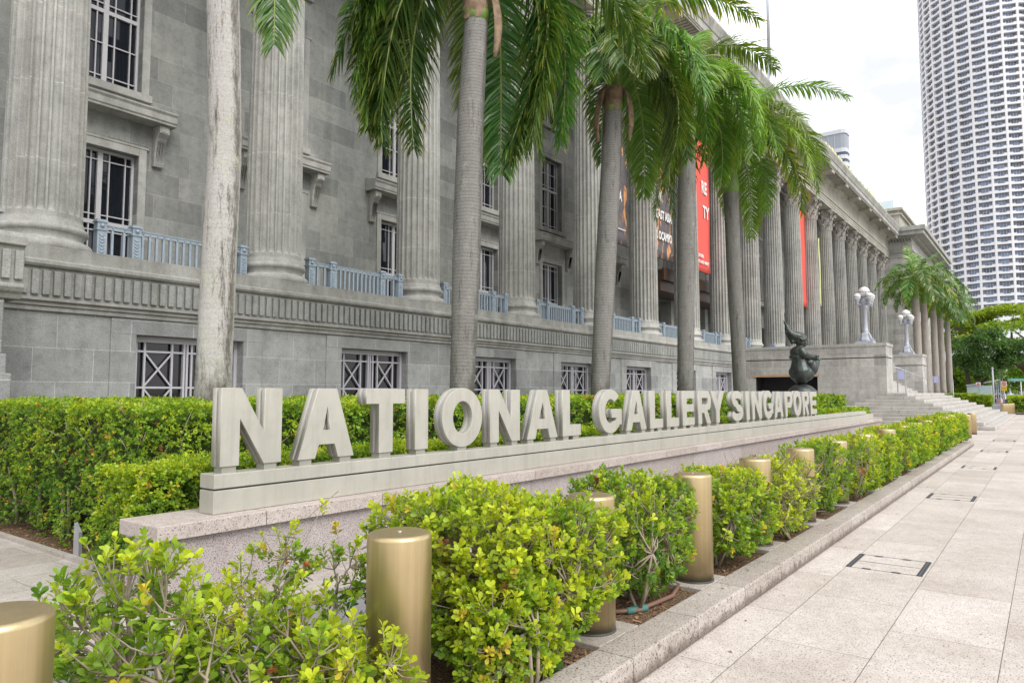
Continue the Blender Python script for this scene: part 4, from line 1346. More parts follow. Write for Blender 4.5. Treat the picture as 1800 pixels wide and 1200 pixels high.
hedge("tall_hedge", "tall clipped green hedge running behind the metal letters", 3.0, 30.3, 6.4, 11.0, .10, 1.50, 46000, .034, 200, faces="ftlr", grow=9., young=.50, bumpy=.045)
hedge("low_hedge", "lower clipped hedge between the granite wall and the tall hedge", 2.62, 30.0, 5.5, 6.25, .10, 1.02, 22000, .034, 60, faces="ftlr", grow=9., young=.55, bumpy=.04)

def shrub(label, x0, x1, y0, y1, z0, z1, tips, L0, stems, k=7, age=.35, group="shrubs planted between the bollards", fine=True, surface=.5, base=None, twig=1.0, wild=.0, boxy=.5, bare=0, lift=None):
    """branching shrub: stems from the soil, forking twigs, rosettes of leaves on every twig end"""
    cx, cy = (x0 + x1) / 2, (y0 + y1) / 2
    t = thing("shrub", (cx, cy, z0), label, "shrub", group)
    h = z1 - z0
    n = tips
    U = rng.uniform(-1, 1, (n * 3, 3))
    r = (np.abs(U[:, 0]) ** (2 + 4 * boxy) + np.abs(U[:, 1]) ** (2 + 4 * boxy) + np.abs(U[:, 2]) ** (2 + 4 * boxy)) ** (1 / (2 + 4 * boxy))
    ok = (r < 1) & (rng.random(n * 3) < surface + (1 - surface) * r ** 3)
    U = U[ok][:n]
    n = len(U)
    T = np.stack([cx + U[:, 0] * (x1 - x0) / 2, cy + U[:, 1] * (y1 - y0) / 2, z0 + h * .56 + U[:, 2] * h * .44], 1)
    T[:, 2] += wav(T[:, 0] * 1.3, T[:, 1] * 1.3, x0) * .03 * h
    if lift:
        hi = T[:, 0] > lift[0]; T[hi, 2] = np.maximum(T[hi, 2], lift[1] + rng.uniform(0, .12, hi.sum())); T[hi, 2] = np.minimum(T[hi, 2], lift[2] - rng.uniform(0, .10, hi.sum()))
    if wild: T += rng.normal(0, wild, (n, 3)); T[:, 2] = np.clip(T[:, 2], z0 + .08, z1 + .04)
    # stems
    b = MB()
    roots = base or [(cx + random.uniform(-.35, .35) * (x1 - x0), cy + random.uniform(-.3, .3) * (y1 - y0)) for _ in range(stems)]
    mids = []
    for rx, ry in roots:
        p0 = Vector((rx, ry, z0 - .03))
        for q in range(3):
            wd_ = .22 * min(1, (x1 - x0) / .8)
            e = Vector((rx + random.uniform(-wd_, wd_), ry + random.uniform(-wd_, wd_), z0 + h * random.uniform(.35, .55)))
            m = (p0 + e) / 2 + Vector((random.uniform(-.05, .05), random.uniform(-.05, .05), -.03))
            b.tube([p0, m, e], [.014 * twig, .011 * twig, .008 * twig], 6)
            mids.append((e, .008 * twig))
    lv2 = []
    M1 = np.array([list(m[0]) for m in mids])
    n2 = max(24, n // 4)
    for i in rng.choice(n, min(n2, n), replace=False):
        p = T[i]; j = int(np.argmin(((M1 - p) ** 2).sum(1) + rng.uniform(0, .02, len(M1))))
        a = Vector(M1[j]); e = a.lerp(Vector(p), .62); e.z -= .02
        mid = a.lerp(e, .5) + Vector((random.uniform(-.03, .03), random.uniform(-.03, .03), random.uniform(-.03, .02)))
        b.tube([a, mid, e], [.007 * twig, .0055 * twig, .0042 * twig], 5)
        lv2.append(e)
    M2 = np.array([list(e) for e in lv2])
    A = np.zeros((n, 3))
    for i in range(n):
        p = T[i]; j = int(np.argmin(((M2 - p) ** 2).sum(1)))
        a = Vector(M2[j]); e = Vector(p)
        d = e - a
        mid = a.lerp(e, .5) + Vector((random.uniform(-.012, .012), random.uniform(-.012, .012), -.12 * d.length))
        b.tube([a, mid, e], [.0036 * twig, .003 * twig, .002 * twig], 4, cap=False)
        dd = (e - mid)
        A[i] = dd.normalized() if dd.length > 1e-6 else (0, 0, 1)
    for i in range(bare):        # bare bleached twigs poking out
        e = Vector(T[random.randrange(n)]); d = Vector((random.uniform(-1, 1), random.uniform(-1, .4), random.uniform(-.1, .8))).normalized() * random.uniform(.08, .22)
        b.tube([e - d * .6, e + d * .3 + Vector((0, 0, random.uniform(-.02, .02))), e + d], [.004 * twig, .003 * twig, .0016 * twig], 4)
    b.build("stems", M['twig'], t)
    A = unit(A + np.array([[0, 0, .55]]) + rng.normal(0, .22, (n, 3)))
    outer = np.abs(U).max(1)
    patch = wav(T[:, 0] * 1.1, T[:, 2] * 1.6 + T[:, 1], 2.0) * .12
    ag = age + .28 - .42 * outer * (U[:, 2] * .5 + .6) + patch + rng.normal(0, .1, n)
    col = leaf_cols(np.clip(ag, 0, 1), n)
    L = L0 * rng.uniform(.75, 1.15, n)
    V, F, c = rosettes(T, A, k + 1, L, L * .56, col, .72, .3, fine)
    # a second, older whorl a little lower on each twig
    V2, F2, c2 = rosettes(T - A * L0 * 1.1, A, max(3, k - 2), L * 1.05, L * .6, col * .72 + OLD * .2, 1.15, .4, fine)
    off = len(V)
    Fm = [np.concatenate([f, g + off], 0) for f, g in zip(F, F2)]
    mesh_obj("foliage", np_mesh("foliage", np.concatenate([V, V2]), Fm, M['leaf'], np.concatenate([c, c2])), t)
    return t

def shrubs():
    zs = .117
    # the sparse, twiggy plants nearest the camera
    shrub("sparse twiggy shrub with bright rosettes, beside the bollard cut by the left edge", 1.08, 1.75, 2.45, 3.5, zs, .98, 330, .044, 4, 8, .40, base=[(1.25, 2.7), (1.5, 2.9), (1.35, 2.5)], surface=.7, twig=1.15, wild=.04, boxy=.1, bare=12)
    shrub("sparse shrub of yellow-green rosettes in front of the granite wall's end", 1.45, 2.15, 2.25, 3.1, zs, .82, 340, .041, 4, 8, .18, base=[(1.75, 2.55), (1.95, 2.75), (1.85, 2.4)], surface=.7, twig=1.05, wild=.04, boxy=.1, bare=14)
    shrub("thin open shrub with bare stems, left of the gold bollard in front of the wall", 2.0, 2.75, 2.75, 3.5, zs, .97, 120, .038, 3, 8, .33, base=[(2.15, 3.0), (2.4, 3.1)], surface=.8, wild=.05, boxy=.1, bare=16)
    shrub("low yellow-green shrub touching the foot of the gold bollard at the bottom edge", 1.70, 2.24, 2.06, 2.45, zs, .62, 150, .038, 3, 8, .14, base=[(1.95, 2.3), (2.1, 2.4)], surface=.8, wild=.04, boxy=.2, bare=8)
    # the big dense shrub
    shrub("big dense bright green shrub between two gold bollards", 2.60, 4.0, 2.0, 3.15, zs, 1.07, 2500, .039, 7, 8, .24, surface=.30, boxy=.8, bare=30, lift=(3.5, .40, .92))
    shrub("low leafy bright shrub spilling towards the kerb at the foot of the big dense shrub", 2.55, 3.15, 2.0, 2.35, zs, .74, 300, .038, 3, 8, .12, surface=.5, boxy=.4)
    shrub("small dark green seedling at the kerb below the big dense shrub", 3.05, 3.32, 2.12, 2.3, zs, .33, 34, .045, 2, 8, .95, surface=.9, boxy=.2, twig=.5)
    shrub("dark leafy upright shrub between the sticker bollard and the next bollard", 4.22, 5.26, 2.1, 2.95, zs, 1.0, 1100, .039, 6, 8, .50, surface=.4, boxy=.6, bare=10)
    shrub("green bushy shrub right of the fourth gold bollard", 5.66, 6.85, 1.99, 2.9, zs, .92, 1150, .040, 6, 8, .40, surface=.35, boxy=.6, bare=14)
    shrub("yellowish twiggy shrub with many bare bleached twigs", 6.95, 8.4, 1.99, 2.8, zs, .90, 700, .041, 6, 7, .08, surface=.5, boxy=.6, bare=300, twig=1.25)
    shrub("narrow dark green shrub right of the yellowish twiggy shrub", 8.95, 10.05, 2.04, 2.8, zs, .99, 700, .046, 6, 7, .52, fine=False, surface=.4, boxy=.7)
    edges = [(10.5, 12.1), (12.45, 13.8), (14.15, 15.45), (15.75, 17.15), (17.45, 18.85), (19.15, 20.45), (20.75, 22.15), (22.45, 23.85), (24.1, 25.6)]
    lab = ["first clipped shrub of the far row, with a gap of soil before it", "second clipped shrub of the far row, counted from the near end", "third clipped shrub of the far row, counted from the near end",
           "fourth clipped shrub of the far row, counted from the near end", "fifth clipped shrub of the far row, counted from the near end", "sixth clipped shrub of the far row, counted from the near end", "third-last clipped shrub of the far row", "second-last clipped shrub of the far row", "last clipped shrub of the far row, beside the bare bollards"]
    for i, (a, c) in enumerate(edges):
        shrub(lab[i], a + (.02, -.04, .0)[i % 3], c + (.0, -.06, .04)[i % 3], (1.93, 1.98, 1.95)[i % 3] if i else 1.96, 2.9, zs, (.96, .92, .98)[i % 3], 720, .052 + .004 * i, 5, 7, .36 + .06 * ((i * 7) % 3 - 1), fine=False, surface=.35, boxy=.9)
shrubs()

def hoses():
    t = thing("irrigation_hose", (4.8, 2.4, .12), "brown irrigation hose with a teal joint lying on the bare soil", "hose")
    b = MB(); b.tube([(4.25, 2.45, .135), (4.45, 2.28, .137), (4.9, 2.24, .137), (5.2, 2.32, .137), (5.28, 2.5, .137)], .016, 8); b.build("pipe", M['hose'], t)
    b = MB(); b.tube([(4.38, 2.33, .137), (4.53, 2.262, .137)], .024, 10); b.build("joint", M['teal'], t)
    b = MB(); b.tube([(9.1, 2.3, .135), (9.6, 2.5, .137), (10.2, 2.35, .137)], .018, 8)
    tag(b.build("irrigation_hose", M['hose']), "second brown hose, on the soil beside the far gold bollard", "hose")
    b = MB(); b.add([(2.86, 7.05, .1), (2.89, 7.05, .1), (2.89, 7.17, .1), (2.86, 7.17, .1), (2.86, 7.07, .34), (2.89, 7.07, .34), (2.89, 7.17, .42), (2.86, 7.17, .42)],
                    [(0, 3, 2, 1), (4, 5, 6, 7), (0, 1, 5, 4), (1, 2, 6, 5), (2, 3, 7, 6), (3, 0, 4, 7)])
    tag(b.build("metal_panel", M['steel']), "small grey metal panel standing at the end of the low hedge", "panel")
hoses()

def fallen_leaves():
    n = 150
    x = rng.uniform(2.5, 16, n) ; y = np.where(rng.random(n) < .7, rng.uniform(1.55, 2.12, n), rng.uniform(.2, 1.6, n))
    z = np.where(y > 1.885, .1525, .0025)
    a = rng.uniform(0, 6.28, n)
    D = np.stack([np.cos(a), np.sin(a), rng.uniform(0, .25, n)], 1); S = np.stack([-np.sin(a), np.cos(a), rng.uniform(-.2, .2, n)], 1)
    Nn = np.tile([0, 0, 1.], (n, 1)); Ln = rng.uniform(.012, .034, n)
    c = np.where(rng.random((n, 1)) < .5, np.array([[.22, .12, .05]]), np.array([[.30, .24, .06]])) * rng.uniform(.5, 1.2, (n, 1))
    V, F, cc_ = leaf_geo(np.stack([x, y, z], 1), D, S, Nn, Ln, Ln * .55, c, False)
    o = mesh_obj("fallen_leaves", np_mesh("fallen_leaves", V, F, M['leaf'], cc_)); tag(o, "small dry leaves scattered on the kerb and pavement", "fallen leaves", kind='stuff')
fallen_leaves()

# ================================================================== PALMS
def frond_geo(base, az, e0, Lr, bend, nl, ll, twist=0., col=None, fold=.25, lw=1.0, seg=30, yellow=0., hang=2.6):
    t = np.linspace(0, 1, seg)
    e = e0 - bend * (1 - np.exp(-hang * t)) / (1 - math.exp(-hang))
    a = az + twist * t
    d = np.stack([np.cos(e) * np.cos(a), np.cos(e) * np.sin(a), np.sin(e)], 1)
    P = np.concatenate([[np.zeros(3)], np.cumsum(d[:-1] * Lr / (seg - 1), 0)], 0) + np.array(base)
    side0 = np.stack([-np.sin(a), np.cos(a), 0 * a], 1)
    nrm0 = np.cross(d, side0); nrm0 = np.where(nrm0[:, 2:3] < -2, -nrm0, nrm0)
    s = np.linspace(.14, 1.0, nl)
    s = np.clip(s + rng.normal(0, .004, nl), .12, 1)
    idx = s * (seg - 1); i0 = np.minimum(idx.astype(int), seg - 2); f = (idx - i0)[:, None]
    lerp = lambda A: A[i0] * (1 - f) + A[i0 + 1] * f
    bp, tg, sd, nm = lerp(P), unit(lerp(d)), unit(lerp(side0)), unit(lerp(nrm0))
    prof = np.clip(np.minimum((s - .08) / .22, 1) ** .6, .35, 1) * (1 - .62 * np.clip((s - .55) / .45, 0, 1) ** 1.4)
    VV, CC = [], []
    for sg in (-1, 1):
        l = ll * prof * rng.uniform(.85, 1.12, nl)
        plume = np.where(rng.random(nl) < .5, rng.uniform(.1, .55, nl), rng.uniform(-.45, .1, nl))[:, None]
        fwd = (.62 + .55 * s ** 2)[:, None] + rng.normal(0, .08, (nl, 1))
        d0 = unit(sd * sg + tg * fwd + nm * plume + rng.normal(0, .05, (nl, 3)))
        g = np.array([[0, 0, -1.]])
        d1 = unit(d0 + g * .34 * rng.uniform(.6, 1.4, (nl, 1))); d2 = unit(d1 + g * .55 * rng.uniform(.6, 1.4, (nl, 1)))
        lc = l[:, None]
        p1 = bp + d0 * lc * .36; p2 = p1 + d1 * lc * .34; p3 = p2 + d2 * lc * .30
        w = unit(np.cross(d0, nm + rng.normal(0, .3, (nl, 3)))) * (.0185 * lw * (.7 + .5 * prof))[:, None] * (ll / .8) ** .5
        VV.append(np.stack([bp - w * .5, bp + w * .5, p1 - w, p1 + w, p2 - w * .72, p2 + w * .72, p3], 1))
        base_c = col[None] * rng.uniform(.7, 1.35, (nl, 1))
        tipy = np.clip(rng.normal(.06, .08, nl) + yellow * rng.random(nl), 0, 1)[:, None]
        yc = np.array([[.55, .46, .04]])
        c = np.stack([base_c, base_c, base_c, base_c, base_c * (1 - tipy) + yc * tipy, base_c * (1 - tipy) + yc * tipy, base_c * (1 - np.minimum(1, tipy * 2.0)) + yc * np.minimum(1, tipy * 2.)], 1)
        CC.append(c)
    V = np.concatenate(VV).reshape(-1, 3); C = np.concatenate(CC).reshape(-1, 3)
    n = 2 * nl; b = (np.arange(n) * 7)[:, None]
    Q = np.concatenate([b + np.array([[0, 1, 3, 2]]), b + np.array([[2, 3, 5, 4]])]); T = b + np.array([[4, 5, 6]])
    # rachis as a slim tapering 5-sided tube
    ns = 5; rv = []; 
    rr = .030 * (1 - .85 * t) * (Lr / 4) + .003
    ups = np.cross(d, side0)
    for k in range(ns):
        q = 2 * math.pi * k / ns
        rv.append(P + (side0 * math.cos(q) + ups * math.sin(q)) * rr[:, None])
    RV = np.stack(rv, 1).reshape(-1, 3); o = len(V)
    ii = np.arange(seg - 1)[:, None] * ns; kk = np.arange(ns)[None]
    RQ = np.stack([ii + kk, ii + (kk + 1) % ns, ii + ns + (kk + 1) % ns, ii + ns + kk], -1).reshape(-1, 4) + o
    mi = np.concatenate([np.zeros(len(T)), np.zeros(len(Q)), np.ones(len(RQ))])
    C = np.concatenate([C, np.tile([.24, .30, .08], (len(RV), 1))])
    return np.concatenate([V, RV]), [T, np.concatenate([Q, RQ])], mi, C

CAMR = math.atan2(-math.cos(R(37)), math.sin(R(37)))      # heading of the photo's right-hand side on the ground

def palm(label, pts, rads, bark, fronds, shaft=(1.7, .19), nl=70, ll=.8, Lr=4.0, green=(.10, .22, .038), group=None, sheaths=0, seed=0, hang=2.6, lw=1.0):
    """pts: centre line of the trunk from the soil up; fronds: (heading from photo right in degrees, start elevation, length factor, bend)"""
    global rng
    keep = rng; rng = np.random.default_rng(100 + seed)
    base = pts[0]
    t = thing("palm_tree", base, label, "palm tree", group)
    P = np.array(pts, float); z = np.arange(P[0, 2], P[-1, 2], .045)
    cx = np.interp(z, P[:, 2], P[:, 0]); cy = np.interp(z, P[:, 2], P[:, 1]); rr = np.interp(z, P[:, 2], rads)
    ks = 9; ker = np.ones(ks) / ks
    sm = lambda a: np.convolve(np.pad(a, ks // 2, mode='edge'), ker, 'valid')
    cx, cy, rr = sm(cx), sm(cy), sm(rr)
    rr = rr * (1 + .012 * ((np.arange(len(z)) % 3) == 0)) * (1 + rng.normal(0, .004, len(z)))
    b = MB(); n = 28; vs = []
    for i in range(len(z)):
        for k in range(n):
            a = 2 * math.pi * k / n
            q = rr[i] * (1 + .018 * math.sin(2 * a + z[i] * .7) + .012 * math.sin(5 * a + z[i] * 2))
            vs.append((cx[i] + q * math.cos(a), cy[i] + q * math.sin(a), z[i] + .012 * math.sin(a * 2 + i)))
    b.add(vs, [(i * n + k, i * n + (k + 1) % n, (i + 1) * n + (k + 1) % n, (i + 1) * n + k) for i in range(len(z) - 1) for k in range(n)], 0, True)
    b.build("trunk", bark, t)
    top = Vector((cx[-1], cy[-1], z[-1])); rt = rr[-1]
    lean = Vector((cx[-1] - cx[-20], cy[-1] - cy[-20], z[-1] - z[-20])).normalized()
    b = MB(); H, r1 = shaft
    b.tube([top - lean * .05, top + lean * .12, top + lean * H * .45, top + lean * H * .8, top + lean * H], [rt * 1.02, rt * 1.12, r1 * 1.02, r1 * .8, r1 * .5], 20)
    b.build("crownshaft", M['shaft'], t)
    if sheaths:      # fibrous dry leaf base wrapped round the top of the trunk
        b = MB(); nn = 30; vs = []
        for j in range(8):
            f = j / 7
            for k in range(nn):
                a = 2 * math.pi * k / nn
                rr_ = rt * (1.06 + .16 * f + .05 * math.sin(3 * a + j) + .03 * math.sin(7 * a - j * 2))
                zz_ = .04 + .5 * f - (.10 * math.sin(2 * a + 1) + .05 * math.sin(5 * a)) * (1 - f)
                vs.append((top.x + rr_ * math.cos(a), top.y + rr_ * math.sin(a), top.z + zz_))
        b.add(vs, [(j * nn + k, j * nn + (k + 1) % nn, (j + 1) * nn + (k + 1) % nn, (j + 1) * nn + k) for j in range(7) for k in range(nn)], 0, True)
        b.build("leaf_base", M['sheath'], t)
    for k in range(sheaths):
        b = MB(); a = CAMR + (R(-22) if k == 0 else R(200)); o = top + Vector((math.cos(a), math.sin(a), 0)) * rt * 1.06
        vs = []; rq = random.Random(seed * 7 + k)
        for j in range(11):
            f = j / 10; w = .30 * (1 - f) ** .6 + .03
            for i in range(7):
                u = i / 6 - .5
                out = .05 + .12 * math.sin(f * 2.6) + .07 * (1 - (2 * u) ** 2) + .02 * math.sin(9 * u + 5 * f)
                vs.append((o.x + math.cos(a) * out - math.sin(a) * (u * w + .05 * math.sin(4 * f)), o.y + math.sin(a) * out + math.cos(a) * (u * w + .05 * math.sin(4 * f)), o.z + .45 - 1.25 * f + .06 * abs(u) + rq.uniform(-.015, .015)))
        b.add(vs, [(j * 7 + i, j * 7 + i + 1, (j + 1) * 7 + i + 1, (j + 1) * 7 + i) for j in range(10) for i in range(6)], 0, True)
        so = b.build("dry_sheath", M['sheath'], t); s = so.modifiers.new("t", 'SOLIDIFY'); s.thickness = .012
    crown = top + lean * H * .86
    for (az, e0, lf, bd) in fronds:
        hg = hang * rng.uniform(.8, 1.2)
        if e0 >= 70: hg, bd = .8, bd * .75
        a = CAMR + R(az + rng.normal(0, 4)); g = np.array(green) * rng.uniform(.6, 1.4) * np.array([rng.uniform(.85, 1.35), 1, rng.uniform(.8, 1.1)])
        o = (crown.x + math.cos(a) * r1 * .4, crown.y + math.sin(a) * r1 * .4, crown.z + (e0 / 90) * H * .18)
        V, F, mi, C = frond_geo(o, a, R(e0), Lr * lf, R(bd), int(nl * 1.15 * (.7 + .3 * lf)), ll * rng.uniform(.9, 1.1), rng.normal(0, .12), g, yellow=.9 if rng.random() < .05 else .07, hang=hg, lw=lw)
        mesh_obj("frond", np_mesh("frond", V, F, [M['palmleaf'], M['rachis']], C, mi), t)
    rng = keep

def palms():
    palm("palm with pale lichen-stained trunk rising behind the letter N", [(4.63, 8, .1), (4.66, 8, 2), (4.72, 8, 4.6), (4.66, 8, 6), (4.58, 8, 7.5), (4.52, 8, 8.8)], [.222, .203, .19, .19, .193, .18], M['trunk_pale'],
         [(90, 14, 1.13, 104), (100, 40, 1, 90), (120, 30, 1, 90), (170, 45, .9, 80), (200, 60, .9, 80), (330, 65, .9, 80)], nl=110, ll=.9, green=(.06, .145, .032), seed=1)
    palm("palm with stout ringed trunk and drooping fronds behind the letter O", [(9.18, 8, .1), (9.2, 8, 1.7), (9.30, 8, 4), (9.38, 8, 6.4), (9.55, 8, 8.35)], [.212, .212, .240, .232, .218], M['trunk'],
         [(182, 48, 1.05, 138), (168, 40, 1.0, 130), (188, 36, .96, 124), (176, 20, .95, 108), (190, 62, .98, 138), (150, 32, 1, 130), (172, 55, 1.12, 150), (8, 30, 1.05, 142), (25, 12, 1.0, 120), (30, 46, 1.05, 145), (70, 20, 1, 115), (100, 35, 1, 110), (125, 50, 1, 100), (20, 68, 1, 135), (205, 50, .8, 130), (0, 15, .95, 118)],
         nl=135, ll=1.0, Lr=4.75, sheaths=1, seed=2, hang=3.9, green=(.065, .16, .035))
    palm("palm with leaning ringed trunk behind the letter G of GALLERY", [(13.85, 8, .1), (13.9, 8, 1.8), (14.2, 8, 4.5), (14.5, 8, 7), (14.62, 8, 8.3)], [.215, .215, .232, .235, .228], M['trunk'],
         [(178, 32, .95, 130), (190, 58, .95, 135), (150, 50, 1, 130), (345, 12, 1.0, 124), (2, 44, 1.1, 145), (15, 8, .98, 115), (30, 55, 1.05, 138), (60, 15, 1, 115), (90, 45, 1, 110), (5, 72, 1.05, 140), (215, 45, .75, 120), (320, 52, .85, 135), (75, 80, 1, 100), (268, 66, .58, 150), (250, 60, .6, 150), (292, 62, .58, 150)],
         nl=108, ll=.9, Lr=4.1, hang=2.3, green=(.085, .195, .036), sheaths=2, seed=3)
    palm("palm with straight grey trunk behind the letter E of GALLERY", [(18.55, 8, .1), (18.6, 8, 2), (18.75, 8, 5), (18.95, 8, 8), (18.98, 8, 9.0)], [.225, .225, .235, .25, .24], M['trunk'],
         [(182, 28, 1.05, 132), (168, 52, 1.1, 145), (195, 10, .95, 108), (150, 14, 1, 115), (0, 24, 1.0, 130), (10, 52, 1.1, 145), (30, 4, 1, 110), (45, 35, 1.05, 130), (100, 50, 1, 115), (335, 38, .95, 130), (210, 50, .85, 125), (85, 75, .9, 90), (265, 66, .5, 140), (290, 62, .5, 140), (245, 64, .5, 140), (20, 70, 1.05, 140), (60, 80, 1, 100), (150, 80, 1, 100)],
         shaft=(1.9, .19), nl=100, ll=.85, Lr=3.6, hang=2.0, green=(.13, .27, .04), seed=4)
    palm("palm with slightly leaning trunk behind the start of SINGAPORE, frond arching right", [(23.05, 8, .1), (22.95, 8, 2), (22.6, 8, 6), (22.5, 8, 8.2)], [.225, .225, .23, .235], M['trunk'],
         [(0, 50, 1.12, 140), (8, 24, 1.05, 122), (355, 70, 1.15, 130), (22, 8, .8, 108), (30, 54, 1.12, 135), (50, 14, 1.05, 112), (180, 24, 1.0, 128), (165, 52, 1.08, 138), (195, 5, .92, 100), (150, 24, 1.05, 118), (75, 40, 1.05, 115), (130, 50, 1.05, 115), (335, 40, .98, 130), (100, 82, 1, 80), (60, 76, 1.1, 110), (205, 50, .9, 128), (90, 78, 1.0, 80), (275, 66, .8, 155), (255, 56, .74, 150), (300, 58, .72, 145), (285, 48, .66, 140), (266, 40, .62, 135), (12, 66, 1.15, 130), (172, 72, 1.0, 130), (320, 62, .9, 135)],
         shaft=(2.0, .19), nl=96, ll=.84, Lr=3.9, hang=1.5, green=(.14, .285, .04), seed=5)
    full = [(0, 46, 1, 125), (20, 16, 1, 105), (340, 66, 1, 120), (45, 55, 1, 120), (70, 20, 1, 105), (95, 64, 1, 110), (120, 30, 1, 110), (145, 54, 1, 120), (170, 16, 1, 102), (185, 48, 1, 122), (205, 68, 1, 115), (225, 26, .95, 115), (250, 54, .95, 125), (280, 24, .95, 115), (300, 60, 1, 125), (320, 30, 1, 115), (90, 85, .8, 30), (10, 76, .9, 80)]
    labs = ["nearest palm of the far group, its full crown in front of the end pavilion", "second palm of the far group, its trunk just behind the first", "third palm of the far group, in front of the dark trees", "fourth palm of the far group, slim trunk between two others", "farthest palm of the far group, rightmost trunk"]
    for i, (x, zt) in enumerate([(62.5, 8.9), (67.0, 9.0), (73, 9.0), (78, 8.7), (84, 8.9)]):
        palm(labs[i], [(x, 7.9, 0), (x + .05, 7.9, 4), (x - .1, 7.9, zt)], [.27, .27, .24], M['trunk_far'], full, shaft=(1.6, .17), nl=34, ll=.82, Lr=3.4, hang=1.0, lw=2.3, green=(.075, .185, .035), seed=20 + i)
palms()
# ================================================================== STATUE, LAMPS, FAR THINGS
def blob(name, shapes, voxel, m, parent, loc, smooth=6):
    """one continuous surface grown from overlapping balls and tapering limbs (local coordinates)"""
    b = MB()
    for s in shapes:
        if s[0] == 'b': b.sphere(s[1], 1.0, 20, 14, 0, s[2])
        else: b.tube(s[1], s[2], 14)
    me = b.mesh("tmp", m)
    o = bpy.data.objects.new("tmp", me); COL.objects.link(o)
    r = o.modifiers.new("r", 'REMESH'); r.mode = 'VOXEL'; r.voxel_size = voxel
    s = o.modifiers.new("s", 'SMOOTH'); s.iterations = smooth; s.factor = .5
    dg = bpy.context.evaluated_depsgraph_get(); dg.update()
    out = bpy.data.meshes.new_from_object(o.evaluated_get(dg))
    bpy.data.objects.remove(o)
    out.materials.clear(); out.materials.append(m)
    out.polygons.foreach_set("use_smooth", [True] * len(out.polygons))
    return mesh_obj(name, out, parent, loc)

def statue():
    X, Y = 34.0, 9.0
    c, s = math.cos(CAMR), math.sin(CAMR)
    def w(r, z, d=0.0):            # r to the photo's right, d away from the street
        return (r * c - d * s * -1 * -1, r * s + d * c, z) if False else (r * c - d * s, r * s + d * c, z)
    t = thing("statue", (X, Y, 0), "dark bronze statue of a plump figure in a tall swept-back cap on a round stone", "statue")
    loc = (X, Y, 0)
    k = 1.0
    b = MB(); b.lathe([(.9, 0), (.9, 1.05), (.8, 1.1)], 24); b.build("plinth", M['wall_abut'], t, loc)
    blob("boulder", [('b', (0, 0, 1.52), (.66, .66, .50)), ('b', w(.15, 1.45), (.6, .62, .45))], .06, M['bronze'], t, loc)
    sh = [
        ('t', [w(.10, 2.02), w(.06, 2.12), w(-.01, 2.36), w(-.03, 2.62), w(-.07, 2.95), w(-.10, 3.3), w(-.08, 3.62)], [.12, .28, .48, .51, .38, .30, .22]),
        ('b', w(.16, 2.5, -.12), (.36, .36, .36)), ('b', w(-.26, 2.55, .05), (.28, .3, .3)),
        # cape over the shoulders
        ('b', w(-.12, 3.45), (.34, .38, .31)), ('b', w(-.2, 3.25), (.28, .34, .16)),
        ('t', [w(-.10, 3.6, -.22), w(.0, 3.32, -.33), (w(.26, 3.25, -.28)), w(.50, 3.24, -.2)], [.17, .19, .14, .11]),
        ('t', [w(-.10, 3.6, .22), w(.0, 3.32, .33), (w(.26, 3.25, .24)), w(.48, 3.24, .1)], [.17, .19, .14, .10]),
        ('b', w(.48, 3.22, -.2), (.13, .12, .12)),
        # head with cheeks, nose and chin
        ('b', w(.0, 3.95), (.26, .25, .24)), ('b', w(.14, 3.90, -.07), (.11, .11, .11)), ('b', w(.14, 3.90, .07), (.11, .11, .11)), ('b', w(.25, 3.95), (.045, .05, .05)), ('b', w(.15, 3.78), (.10, .10, .07)), ('t', [w(-.05, 3.8), w(-.06, 3.6)], [.14, .16]),
        # cap: thick brim over the brow, long tail swept back and up
        ('t', [w(.26, 4.05), w(.12, 4.14), w(-.12, 4.18), w(-.36, 4.24), w(-.52, 4.40), w(-.60, 4.56), w(-.63, 4.70), w(-.76, 4.93)], [.08, .20, .24, .22, .17, .13, .08, .025]),
        ('t', [w(.27, 4.06, -.02), w(.16, 4.06, -.24), w(-.10, 4.02, -.28)], [.05, .06, .06]),
        ('t', [w(-.22, 4.05), w(-.40, 3.92), w(-.45, 4.12), w(-.62, 4.42)], [.16, .11, .12, .12]),
    ]
    blob("figure", sh, .028, M['bronze'], t, loc, 3)
    # the round bundle it holds, with a frilled end
    sh2 = [('b', w(.43, 2.78, -.15), (.27, .27, .38)), ('b', w(.30, 2.98, -.2), (.22, .22, .18)), ('t', [w(.58, 2.8, -.15), w(.66, 3.0, -.15), w(.64, 3.15, -.15)], [.16, .12, .09])]
    for q in range(8):
        a = R(-80 + q * 24)
        sh2.append(('t', [w(.60, 3.12, -.15), w(.64 + .12 * math.cos(a), 3.16 + .12 * math.sin(a), -.15 + .03 * (q % 3)), w(.66 + .22 * math.cos(a), 3.16 + .20 * math.sin(a), -.15 + .06 * (q % 3 - 1))], [.08, .045, .016]))
    blob("held_bundle", sh2, .024, M['bronze'], t, loc, 2)
    b = MB()
    b.tube([w(.42, 3.25, -.28), w(.52, 3.24, -.26), w(.60, 3.22, -.22)], [.07, .06, .03], 8)
    for k in range(4): b.tube([w(.55, 3.26 - k * .035, -.27), w(.64, 3.27 - k * .042, -.30), w(.70, 3.23 - k * .045, -.25)], [.022, .02, .012], 6)
    b.tube([w(.48, 3.28, -.27), w(.56, 3.33, -.26), w(.60, 3.32, -.24)], [.024, .02, .013], 6)
    b.build("hand", M['bronze'], t, loc)
statue()

